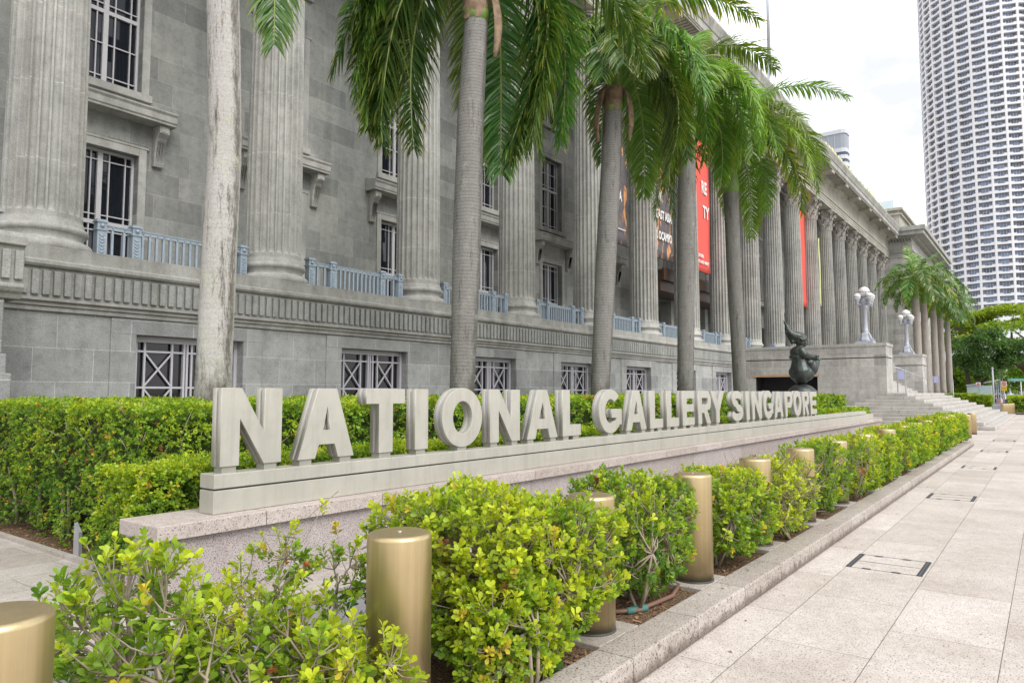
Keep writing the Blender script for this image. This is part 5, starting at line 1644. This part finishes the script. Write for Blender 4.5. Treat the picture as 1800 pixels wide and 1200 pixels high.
def lamps():
    g = "five-globe lamp posts on the abutments"
    labs = ["nearer white five-globe lamp post, on the first stone abutment beside the columns", "farther white five-globe lamp post, on the abutment in front of the far palms"]
    p0 = None
    for li, (x, y) in enumerate([(41.82, 7.72), (55.15, 7.62)]):
        loc = (x, y, 4.2)
        if li == 0:
            t = thing("lamp_post", loc, labs[0], "lamp post", g); p0 = t
            b = MB()
            b.box(-.46, -.46, 0, .46, .46, .10); b.box(-.42, -.42, .10, .42, .42, .16)
            for dx, dy in ((1, 0), (-1, 0), (0, 1), (0, -1)):       # scrolled buttresses
                pr = [(.14, .16), (.42, .16), (.42, .24), (.34, .30), (.28, .40), (.24, .52), (.19, .60), (.14, .62)]
                vs = []
                for sgn in (-.13, .13):
                    for r_, z_ in pr: vs.append((dx * r_ - dy * sgn, dy * r_ + dx * sgn, z_))
                n = len(pr)
                b.add(vs, [(i, (i + 1) % n, n + (i + 1) % n, n + i) for i in range(n)] + [tuple(range(n - 1, -1, -1)), tuple(range(n, 2 * n))])
            b.lathe([(.30, .16), (.24, .3), (.19, .55), (.2, .62), (.16, .68)], 20)
            bevel(b.build("base", M['lamp'], t, loc), .01, 1)
            b = MB(); b.lathe([(.15, .66), (.165, .72), (.14, .76), (.125, 1.0), (.115, 1.95), (.15, 1.98), (.16, 2.03), (.12, 2.06), (.13, 2.12), (.24, 2.24), (.26, 2.34), (.2, 2.42), (.13, 2.46), (.15, 2.52), (.11, 2.56)], 20)
            b.build("pole", M['lamp'], t, loc)
            spots = [(0, 0, 2.83, .29)] + [(.42 * math.cos(CAMR + R(a)), .42 * math.sin(CAMR + R(a)), 2.56, .195) for a in (10, 100, 190, 280)]
            for i, (gx, gy, gz, r) in enumerate(spots):
                if i:
                    b = MB(); b.tube([(0, 0, 2.22), (gx * .5, gy * .5, 2.14), (gx * .85, gy * .85, 2.18), (gx, gy, 2.26)], [.05, .045, .04, .05], 8)
                    b.lathe([(.05, 2.10), (.09, 2.18), (.06, 2.24), (.11, 2.31), (.13, 2.38), (.12, 2.40)], 14, (gx, gy, 0))
                    b.lathe([(.015, 2.0), (.04, 2.06), (.03, 2.11)], 8, (gx, gy, 0))
                    b.build("arm", M['lamp'], t, loc)
                b = MB(); b.sphere((gx, gy, gz), r, 24, 16)
                o = b.build("globe", M['globe'], t, loc)
                c = MB(); 
                c.lathe([(r * .98, gz - .012), (r * 1.03, gz - .012), (r * 1.03, gz + .012), (r * .98, gz + .012)], 24, (gx, gy, 0), cap=False)
                for a in range(6):
                    q = CAMR + R(60 * a + 20)
                    c.tube([(gx + r * 1.01 * math.cos(q) * math.cos(e), gy + r * 1.01 * math.sin(q) * math.cos(e), gz + r * 1.01 * math.sin(e)) for e in np.linspace(-1.4, 0, 7)], .008, 4)
                c.lathe([(.10 * r / .2 * .5, gz + r * .96), (.05 * r / .2, gz + r * 1.06), (.03, gz + r * 1.15), (.0, gz + r * 1.2)], 12, (gx, gy, 0))
                c.build("band", M['lampband'], o, loc)
        else:
            d = dup(p0, None, loc); tag(d, labs[1])
lamps()

def sign_stands():
    g = "small notice stands beside the stairs"
    for x, y, lab in ((43.6, 6.35, "pale lilac notice on two thin posts beside the first abutment"), (60.0, 6.5, "pale lilac notice on a post in front of the far palm trunks")):
        t = thing("notice_stand", (x, y, 1.6), lab, "notice stand", g)
        b = MB(); b.box(x - .03, y - .22, 1.6, x + .03, y - .16, 2.85); b.box(x - .03, y + .16, 1.6, x + .03, y + .22, 2.85); b.build("post", M['steel'], t)
        b = MB(); b.box(x - .02, y - .14, 2.35, x + .02, y + .14, 2.82); b.build("panel", M['lilac'], t)
    b = MB(); b.sphere((46.9, 14.2, 4.42), .2, 12, 8, 0, (1.0, 1.2, 1.0)); b.sphere((47.1, 14.15, 4.6), .1, 10, 6, 0, (1, 1, 1.2))
    tag(b.build("blue_bundle", M['blue']), "small bright blue bundle at the foot of the first portico columns", "bundle")
sign_stands()

# ------------------------------------------------------------------ hotel tower and office tower
def hotel():
    d = 350.0; az = R(2.27)
    cx, cy = d * math.cos(az), d * math.sin(az)
    Rr = d * math.sin(R(4.06)); NF = 29; FH = 2.83; Z0 = 30.0; NZ = 72
    t = thing("hotel_tower", (cx, cy, 0), "tall white round hotel tower covered in rows of recessed balconies", "tower")
    st = 2 * math.pi / NF
    # the face towards the camera
    toc = math.atan2(-cy, -cx)
    hw = Rr * math.tan(st / 2)
    def module(b, a, z, part):
        ca, sa = math.cos(a), math.sin(a)
        def P(u, v, o): return (cx + (Rr - o) * ca - u * sa, cy + (Rr - o) * sa + u * ca, z + v)
        def bx(u0, u1, v0, v1, o0, o1, mi=0):
            vs = [P(u0, v0, o0), P(u1, v0, o0), P(u1, v1, o0), P(u0, v1, o0), P(u0, v0, o1), P(u1, v0, o1), P(u1, v1, o1), P(u0, v1, o1)]
            b.add(vs, [(0, 1, 2, 3), (7, 6, 5, 4), (0, 4, 5, 1), (1, 5, 6, 2), (2, 6, 7, 3), (3, 7, 4, 0)], mi)
        if part == 'frame':
            bx(-hw, -hw + .42, 0, FH, 0, 1.9); bx(hw - .42, hw, 0, FH, 0, 1.9)
            bx(-hw + .42, hw - .42, FH - .26, FH, 0.02, 1.9)
        else:
            g = -hw + .42
            bx(g, -g, 0, .42, .03, .35); bx(g, g + (2 * -g) * .24, .42, .86, .03, .35); bx(-g - (2 * -g) * .24, -g, .42, .86, .03, .35); 
            bx(g + (2 * -g) * .24, -g - (2 * -g) * .24, .42, .5, .03, .3)
            bx(g + .25, -g - .25, .05, FH - .5, 1.5, 1.62, 1)
            for q in np.linspace(g + .3, -g - .3, 5): bx(q - .05, q + .05, .05, FH - .5, 1.40, 1.49)
            bx(g, g + .18, 0, FH - .45, .9, 1.9, 2); bx(-g - .18, -g, 0, FH - .45, .9, 1.9, 2)
    fb = MB(); rest = MB(); count = 0
    order = []
    vis = [k for k in range(NF)]
    for k in range(NF):
        a = toc + (k + .38) * st
        da = (a - toc + math.pi) % (2 * math.pi) - math.pi
        if abs(da) > 1.75: continue
        for j in range(NZ): order.append((j, abs(da), a, da))
    order.sort()
    # window bays: the largest in view are parts of their own
    near = [o for o in order if -1.25 < o[3] < .35 and o[0] > 3][:96]
    nearset = {(o[0], round(o[2], 4)) for o in near}
    for j, _, a, da in order:
        module(fb, a, Z0 + j * FH, 'frame')
        if (j, round(a, 4)) in nearset:
            b = MB(); module(b, a, Z0 + j * FH, 'bal')
            b.v = [(x - cx, y - cy, z) for x, y, z in b.v]
            b.build("balcony", [M['hotelwhite'], M['hotelglass'], M['hotelside']], t, (cx, cy, 0))
        else: module(rest, a, Z0 + j * FH, 'bal')
    fb.v = [(x - cx, y - cy, z) for x, y, z in fb.v]; rest.v = [(x - cx, y - cy, z) for x, y, z in rest.v]
    fb.build("tower_frame", M['hotelwhite'], t, (cx, cy, 0))
    tag(rest.build("balconies", [M['hotelwhite'], M['hotelglass'], M['hotelside']], t, (cx, cy, 0)), kind='stuff')
    b = MB(); b.lathe([(Rr - 1.75, 0), (Rr - 1.75, Z0 + NZ * FH)], 58); b.build("core", M['hotelside'], t, (cx, cy, 0))
    b = MB(); b.lathe([(Rr + .1, 0), (Rr + .1, Z0)], 58); b.build("tower_foot", M['officewhite'], t, (cx, cy, 0))
hotel()

def office():
    t = thing("office_tower", (154, 33, 0), "grey glass office tower with pale bands rising behind the roof edge", "tower")
    x0, x1, y0, y1 = 150, 153, 30.0, 48
    def ringp(e, z0, z1, m, name):
        b = MB(); r = .9
        pts = [(x0 - e + r, y0 - e), (x0 - e + r * .3, y0 - e + r * .3), (x0 - e, y0 - e + r), (x0 - e, y1), (x1, y1), (x1, y0 - e)]
        n = len(pts)
        b.add([(x, y, z0) for x, y in pts] + [(x, y, z1) for x, y in pts], [(i, (i + 1) % n, n + (i + 1) % n, n + i) for i in range(n)] + [tuple(range(n)), tuple(range(2 * n - 1, n - 1, -1))])
        b.build(name, m, t)
    ringp(.15, 53.3, 54.1, M['officewhite'], "parapet")
    ringp(0, 50.3, 53.3, M['officeglass'], "glass_screen")
    z = 50.3
    for k in range(30):
        ringp(.12, z - .8, z, M['officewhite'], "cladding_band"); ringp(0, z - 1.42, z - .8, M['officedark'], "window_band"); z -= 1.42
    b = MB()
    for k in range(14): b.box(x0 - .12, y0 + 2 + k * 1.2, 50.35, x0 - .01, y0 + 2.06 + k * 1.2, 53.25)
    b.build("mullions", M['officewhite'], t)
office()

# ------------------------------------------------------------------ trees
def tree(name, label, base, limbs, clumps, n, L, cols, cat="tree", group=None, flat=.6, seed=0, spread=.9):
    global rng
    keep = rng; rng = np.random.default_rng(500 + seed)
    t = thing(name, base, label, cat, group)
    b = MB()
    for pts, r in limbs: b.tube(pts, r, 10)
    b.build("trunk", M['bark'], t)
    C = np.array([c[0] for c in clumps]); Rd = np.array([c[1] for c in clumps])
    vol = np.prod(Rd, 1) ** (2 / 3); vol = vol / vol.sum()
    ci = rng.choice(len(clumps), n, p=vol)
    u = unit(rng.normal(0, 1, (n, 3)))
    rad = rng.uniform(.55, 1.08, n)[:, None] ** .7
    u[:, 2] = np.where(u[:, 2] < -.35, -u[:, 2] * .6, u[:, 2])
    P = C[ci] + u * Rd[ci] * rad
    P += rng.normal(0, .08, (n, 3)) * Rd[ci]
    Dv = unit(u * np.array([1, 1, flat]) + rng.normal(0, spread, (n, 3)))
    Sv = unit(np.cross(Dv, rng.normal(0, 1, (n, 3)) + np.array([0, 0, 1.2])))
    Nv = np.cross(Sv, Dv)
    tone = rng.uniform(0, 1, len(clumps))[ci] * .6 + rng.uniform(0, .4, n)
    c = cols[0] + (cols[1] - cols[0]) * tone[:, None]
    c = c * rng.uniform(.7, 1.3, (n, 1))
    ll = L * rng.uniform(.6, 1.3, n)
    V, F, cc_ = leaf_geo(P, Dv, Sv, Nv, ll, ll * .6, c, False)
    mesh_obj("crown", np_mesh("crown", V, F, M['treeleaf'], cc_), t)
    rng = keep

def trees():
    A = lambda *v: np.array(v, float)
    # spreading rain tree
    rr = random.Random(4)
    cx, cy = 118, 1.0
    cl = []
    for i in range(88):
        a = rr.uniform(0, 6.28); r = 13.5 * math.sqrt(rr.random()); h = 13.9 - 3.9 * (r / 13.5) ** 2 - rr.choice([0, 0, .8, 1.9])
        cl.append(((cx + r * math.cos(a), cy + r * math.sin(a), h - .9), (rr.uniform(1.5, 2.6), rr.uniform(1.5, 2.6), rr.uniform(.45, .75))))
    limbs = [([(cx, cy, 0), (cx + .2, cy, 2.2), (cx - .3, cy + .2, 4.0)], [.75, .6, .55])]
    for k in range(11):
        a = k * .571 + .2; q = rr.uniform(.8, 1.0)
        limbs.append(([(cx - .3, cy + .2, 3.6), (cx + 3 * math.cos(a), cy + 3 * math.sin(a), 6.2), (cx + 7 * q * math.cos(a), cy + 7 * q * math.sin(a), 9), (cx + 11.5 * q * math.cos(a + .1), cy + 11.5 * q * math.sin(a + .1), 11)], [.42, .3, .18, .06]))
        limbs.append(([(cx + 5 * q * math.cos(a), cy + 5 * q * math.sin(a), 7.7), (cx + 8 * math.cos(a + .35), cy + 8 * math.sin(a + .35), 10), (cx + 10 * math.cos(a + .45), cy + 10 * math.sin(a + .45), 11.3)], [.17, .1, .05]))
    tree("rain_tree", "broad rain tree with flat layered yellow-green crown below the round tower", (cx, cy, 0), limbs, cl, 30000, .42, (A(.13, .24, .02), A(.36, .44, .03)), seed=1)
    # dense dark tree in front of it
    cx, cy = 95, 6.0
    cl = []
    for i in range(60):
        u = rr.gauss(0, 1), rr.gauss(0, 1), rr.gauss(0, 1); l = math.sqrt(sum(k * k for k in u)); q = rr.uniform(.55, 1)
        cl.append(((cx + 3.4 * q * u[0] / l, cy - .4 + 3.1 * q * u[1] / l, 5.9 + 2.7 * q * u[2] / l), (rr.uniform(.6, 1.0),) * 3))
    for k in range(10): cl.append(((cx + rr.uniform(-1, 1), cy - 3.4 + rr.uniform(-1, .8), 6.0 + rr.uniform(-1, 1)), (.75, .75, .7)))
    limbs = [([(cx, cy + 1.2, 0), (cx, cy + 1.0, 1.8), (cx, cy + 1.2, 3.6), (cx + .3, cy + 1.6, 5.6)], [.34, .28, .22, .12]),
             ([(cx, cy + 1.1, 1.2), (cx - .2, cy + .2, 3.0), (cx, cy - .9, 5.2)], [.22, .18, .1]), ([(cx, cy + 1.0, 1.6), (cx + .4, cy - .6, 3.2), (cx, cy - 2.6, 5.2)], [.2, .16, .08])]
    tree("dense_tree", "dense dark green round tree standing behind the mint cabin", (cx, cy + 1.2, 0), limbs, cl, 26000, .23, (A(.045, .11, .025), A(.12, .22, .06)), seed=2)
    # trees further back and to the sides
    specs = [(128, 15, 7.5, 4.6, .35, "bright mid-green tree behind the far palm trunks"), (140, 5.5, 7.0, 5.0, .5, "green tree filling the gap behind the dense dark tree"), (108, -2.5, 7.5, 3.8, .4, "gnarled leaning tree with dark limbs at the right edge"),
             (135, -7, 9, 5.5, .4, "tree beyond the street sign at the right edge"), (150, 22, 8, 5.5, .35, "farthest tree, low behind the end pavilion"), (118, 9.5, 5.2, 3.2, .6, "small bright green tree between the palm trunks and the dense dark tree"), (160, 12, 8.0, 6, .2, "broad dark tree far behind the mint cabin")]
    for i, (x, y, h, r, br, lab) in enumerate(specs):
        cl = []
        for k in range(46):
            u = rr.gauss(0, 1), rr.gauss(0, 1), rr.gauss(0, 1); l = math.sqrt(sum(k_ * k_ for k_ in u)); q = rr.uniform(.4, 1)
            cl.append(((x + r * q * u[0] / l, y + r * q * u[1] / l, h * .58 + h * .40 * q * u[2] / l), (r * .22, r * .22, r * .17)))
        limbs = [([(x, y, 0), (x, y + .3, h * .25), (x + .2, y - .2, h * .6)], [.4, .32, .15])]
        for k in range(5): limbs.append(([(x, y + .2, h * .22), (x + r * .4 * math.cos(k * 1.3), y + r * .4 * math.sin(k * 1.3), h * .45), (x + r * .75 * math.cos(k * 1.3 + .2), y + r * .75 * math.sin(k * 1.3 + .2), h * .68)], [.24, .16, .06]))
        tree("leafy_tree", lab, (x, y, 0), limbs, cl, 11000, .36, (A(.07, .16, .02), A(.14 + br * .28, .28 + br * .32, .035)), group="trees beyond the steps", seed=10 + i)
trees()

def far_hedges():
    g = "clipped hedges beyond the steps"
    kw = dict(young=.6, grow=1e6, thick=.2)
    hedge("clipped_hedge", "clipped hedge in front of the mint cabin", 74.6, 76.4, 4.0, 5.75, 0, 1.40, 1500, .11, 0, faces="ftl", group=g, **kw)
    hedge("clipped_hedge", "short piece of clipped hedge between the palm trunks and the mint cabin", 82, 84, 5.6, 9.2, 0, 1.55, 1100, .12, 0, faces="ftl", group=g, **kw)
    hedge("clipped_hedge", "bright clipped hedge behind the far bollards at the right edge", 65.8, 84, .2, 2.55, 0.1, 1.34, 3800, .11, 0, faces="ftl", group=g, **kw)
    b = MB(); b.box(64.8, -.3, .004, 86, 2.62, .14); tag(b.build("far_kerb", M['kerb']), kind='structure')
far_hedges()

def cabin():
    t = thing("site_cabin", (93, 6, 0), "small mint green cabin behind a clipped hedge", "cabin")
    b = MB(); b.box(92, 4.83, 0, 95, 7.1, 2.42); o = b.build("wall", M['cabin'], t); bevel(o, .02, 1)
    b = MB(); b.box(91.97, 5.93, .9, 91.995, 5.97, 2.42); b.build("seam", M['steel'], t)
    b = MB(); b.box(91.96, 6.1, 1.0, 91.99, 6.9, 1.28); b.build("vent", M['dark'], t)
    b = MB(); b.add([(91.8, 4.3, 2.98), (95.2, 4.3, 2.98), (95.2, 5.55, 2.66), (91.8, 5.55, 2.66), (91.8, 4.3, 3.03), (95.2, 4.3, 3.03), (95.2, 5.55, 2.71), (91.8, 5.55, 2.71)], [(0, 3, 2, 1), (4, 5, 6, 7), (0, 1, 5, 4), (1, 2, 6, 5), (2, 3, 7, 6), (3, 0, 4, 7)])
    b.add([(91.8, 6.2, 2.50), (95.2, 6.2, 2.5), (95.2, 7.15, 2.43), (91.8, 7.15, 2.43), (91.8, 6.2, 2.60), (95.2, 6.2, 2.60), (95.2, 7.15, 2.50), (91.8, 7.15, 2.50)], [(0, 3, 2, 1), (4, 5, 6, 7), (0, 1, 5, 4), (1, 2, 6, 5), (2, 3, 7, 6), (3, 0, 4, 7)])
    b.build("awning", M['officewhite'], t)
    b = MB(); b.box(91.9, 4.4, 0, 91.96, 4.46, 2.95); b.build("awning_post", M['steel'], t)
    t = thing("roof_sign", (91.9, 6.0, 2.42), "small white sign with a red symbol above the mint cabin", "sign")
    b = MB(); b.box(91.86, 5.80, 2.44, 91.9, 6.25, 2.76); b.build("plate", M['white'], t)
    b = MB(); b.add([(91.85, 5.86, 2.53), (91.85, 6.19, 2.53), (91.85, 6.02, 2.70)], [(0, 1, 2)]); b.box(91.845, 5.9, 2.48, 91.855, 6.15, 2.53); b.build("symbol", M['red_sign'], t)
cabin()

def street_things():
    for i, (x, y, z, lab) in enumerate([(88, 4.5, 4.1, "thick pale pole at the right corner of the mint cabin"), (95, 4.42, 3.9, "second thin pole right of the thick pale pole"), (95, 4.22, 3.75, "third thin pole in the row beside the cabin"), (96, 4.05, 3.6, "fourth thin pole, nearest the road sign"), (70, 6.38, 2.6, "short white post in front of the trees, left of the cabin"), (88, 11.2, 9.0, "tall pale pole beside the far palm trunks and lamp")]):
        t = thing("pole", (x, y, 0), lab, "pole", "poles beyond the steps")
        b = MB(); r = .10 if i in (0, 5) else .05
        b.tube([(x, y, 0), (x, y, z)], [r, r * .8], 8); b.build("shaft", M['lamp'], t)
        b = MB(); b.sphere((x, y, z + .03), r * 1.2, 8, 6); b.build("cap", M['lamp'], t)
    t = thing("road_sign", (85, 3.45, 0), "white no-entry road sign above a yellow plate on a post", "road sign")
    b = MB(); b.tube([(85.04, 3.46, 0), (85.04, 3.46, 2.75)], .035, 8); b.build("post", M['steel'], t)
    b = MB(); b.box(85, 3.22, 2.28, 85.02, 3.70, 2.74); bevel(b.build("plate", M['white'], t), .02, 2)
    b = MB(); n = 20
    vs = [(84.995, 3.46 + .19 * math.cos(2 * math.pi * k / n), 2.51 + .19 * math.sin(2 * math.pi * k / n)) for k in range(n)]; b.add(vs, [tuple(range(n))])
    o = b.build("red_disc", M['red_sign'], t)
    b = MB(); b.box(84.985, 3.33, 2.48, 84.992, 3.59, 2.54); b.build("white_bar", M['white'], o)
    b = MB(); b.box(85, 3.24, 1.82, 85.02, 3.68, 2.26); o = b.build("yellow_plate", M['yellow_sign'], t)
    b = MB()
    for k in range(3): b.box(84.99, 3.3, 1.92 + k * .11, 84.998, 3.62, 1.95 + k * .11)
    b.build("line", M['dark'], o)
    t = thing("street_sign", (72, 1.95, 0), "green street name sign with white letters on a white post", "street sign")
    b = MB(); b.tube([(72, 1.78, 0), (72, 1.78, 2.55)], .04, 8); b.tube([(72, 1.4, 0), (72, 1.4, 2.7)], .03, 8); b.build("post", M['white'], t)
    b = MB(); b.box(71.96, 1.45, 2.55, 71.99, 2.52, 2.80); bevel(b.build("plate", M['green_sign'], t), .02, 2)
    me = textmesh("ST ANDREW'S RD", .17, .004, .004, 'CENTER')
    me.transform(Matrix(((0, 0, -1, 0), (-1, 0, 0, 0), (0, 1, 0, 0), (0, 0, 0, 1)))); me.materials.clear(); me.materials.append(M['white'])
    mesh_obj("lettering", me, t, (71.955, 1.985, 2.615))
    b = MB(); b.add([(72, 1.85, .6), (72, 2.05, .1), (72.02, 2.02, .1), (72.02, 1.85, .6)], [(0, 1, 2, 3)])
    t = thing("gate_pillar", (80, 2.82, 0), "grey gate pillar with a pointed cap and finial", "pillar")
    b = MB(); b.box(79.8, 2.62, 0, 80.2, 3.02, 1.30); bevel(b.build("pier", M['lamp'], t), .02, 1)
    b = MB(); b.lathe([(.36, 1.30), (.38, 1.36), (.24, 1.5), (.09, 1.62), (.05, 1.70), (.08, 1.76), (.03, 1.84), (.05, 1.92), (.0, 2.1)], 8, (80, 2.82, 0), sm=False); b.build("cap", M['lamp'], t)
    b = MB(); b.box(66.2, 2.85, 0, 67.8, 3.5, .72); tag(bevel(b.build("low_wall", M['lamp']), .02, 1), "low pale block wall at the far end of the steps", "wall")
street_things()

def people():
    specs = [(100, 4.92, 'cloth_w', 'cloth_d', "person in a white top, leftmost of the walkers by the road sign", 0), (99.5, 4.66, 'cloth_d', 'orange', "person in dark top holding something orange, between two walkers", 1), (99, 4.02, 'cloth_w', 'cloth_d', "person in a white shirt walking just below the road sign", 0)]
    for x, y, top, low, lab, bag in specs:
        t = thing("person", (x, y, 0), lab, "person", "people by the road sign")
        loc = (x, y, 0)
        body = [('t', [(0, -.09, .03), (0, -.10, .48), (0, -.08, .90)], [.05, .065, .085]), ('t', [(.05, .09, .03), (.08, .10, .48), (0, .08, .90)], [.05, .065, .085]),
                ('t', [(-.07, -.10, .03), (.03, -.1, .03)], [.04, .05]), ('t', [(-.02, .10, .03), (.08, .1, .03)], [.04, .05]),
                ('t', [(0, 0, .86), (0, 0, 1.05), (0, 0, 1.3), (0, 0, 1.44), (0, 0, 1.52)], [.15, .14, .17, .13, .055]),
                ('t', [(0, -.18, 1.40), (.02, -.25, 1.12), (-.08, -.24, .88)], [.055, .045, .035]), ('t', [(0, .18, 1.40), (.02, .25, 1.12), (-.10, .22, .90)], [.055, .045, .035]),
                ('t', [(0, 0, 1.48), (0, 0, 1.56)], [.055, .055]), ('b', (0, 0, 1.63), (.095, .08, .12)), ('b', (-.09, 0, 1.62), (.02, .015, .02))]
        o = blob("body", body, .022, M['skin'], t, loc, 3)
        sh = [('t', [(0, 0, .9), (0, 0, 1.1), (0, 0, 1.3), (0, 0, 1.43), (0, 0, 1.46)], [.175, .16, .19, .15, .09]), ('t', [(0, -.18, 1.40), (.02, -.24, 1.18)], [.075, .065]), ('t', [(0, .18, 1.40), (.02, .24, 1.18)], [.075, .065])]
        blob("shirt", sh, .025, M[top], t, loc, 3)
        pn = [('t', [(0, -.10, .12), (0, -.10, .5), (0, -.08, .92)], [.07, .085, .11]), ('t', [(.05, .10, .12), (.08, .10, .5), (0, .08, .92)], [.07, .085, .11]), ('t', [(0, 0, .84), (0, 0, .98)], [.16, .165])]
        blob("trousers", pn, .025, M[low], t, loc, 3)
        blob("hair", [('b', (.02, 0, 1.67), (.10, .09, .10))], .02, M['cloth_d'], t, loc, 2)
people()
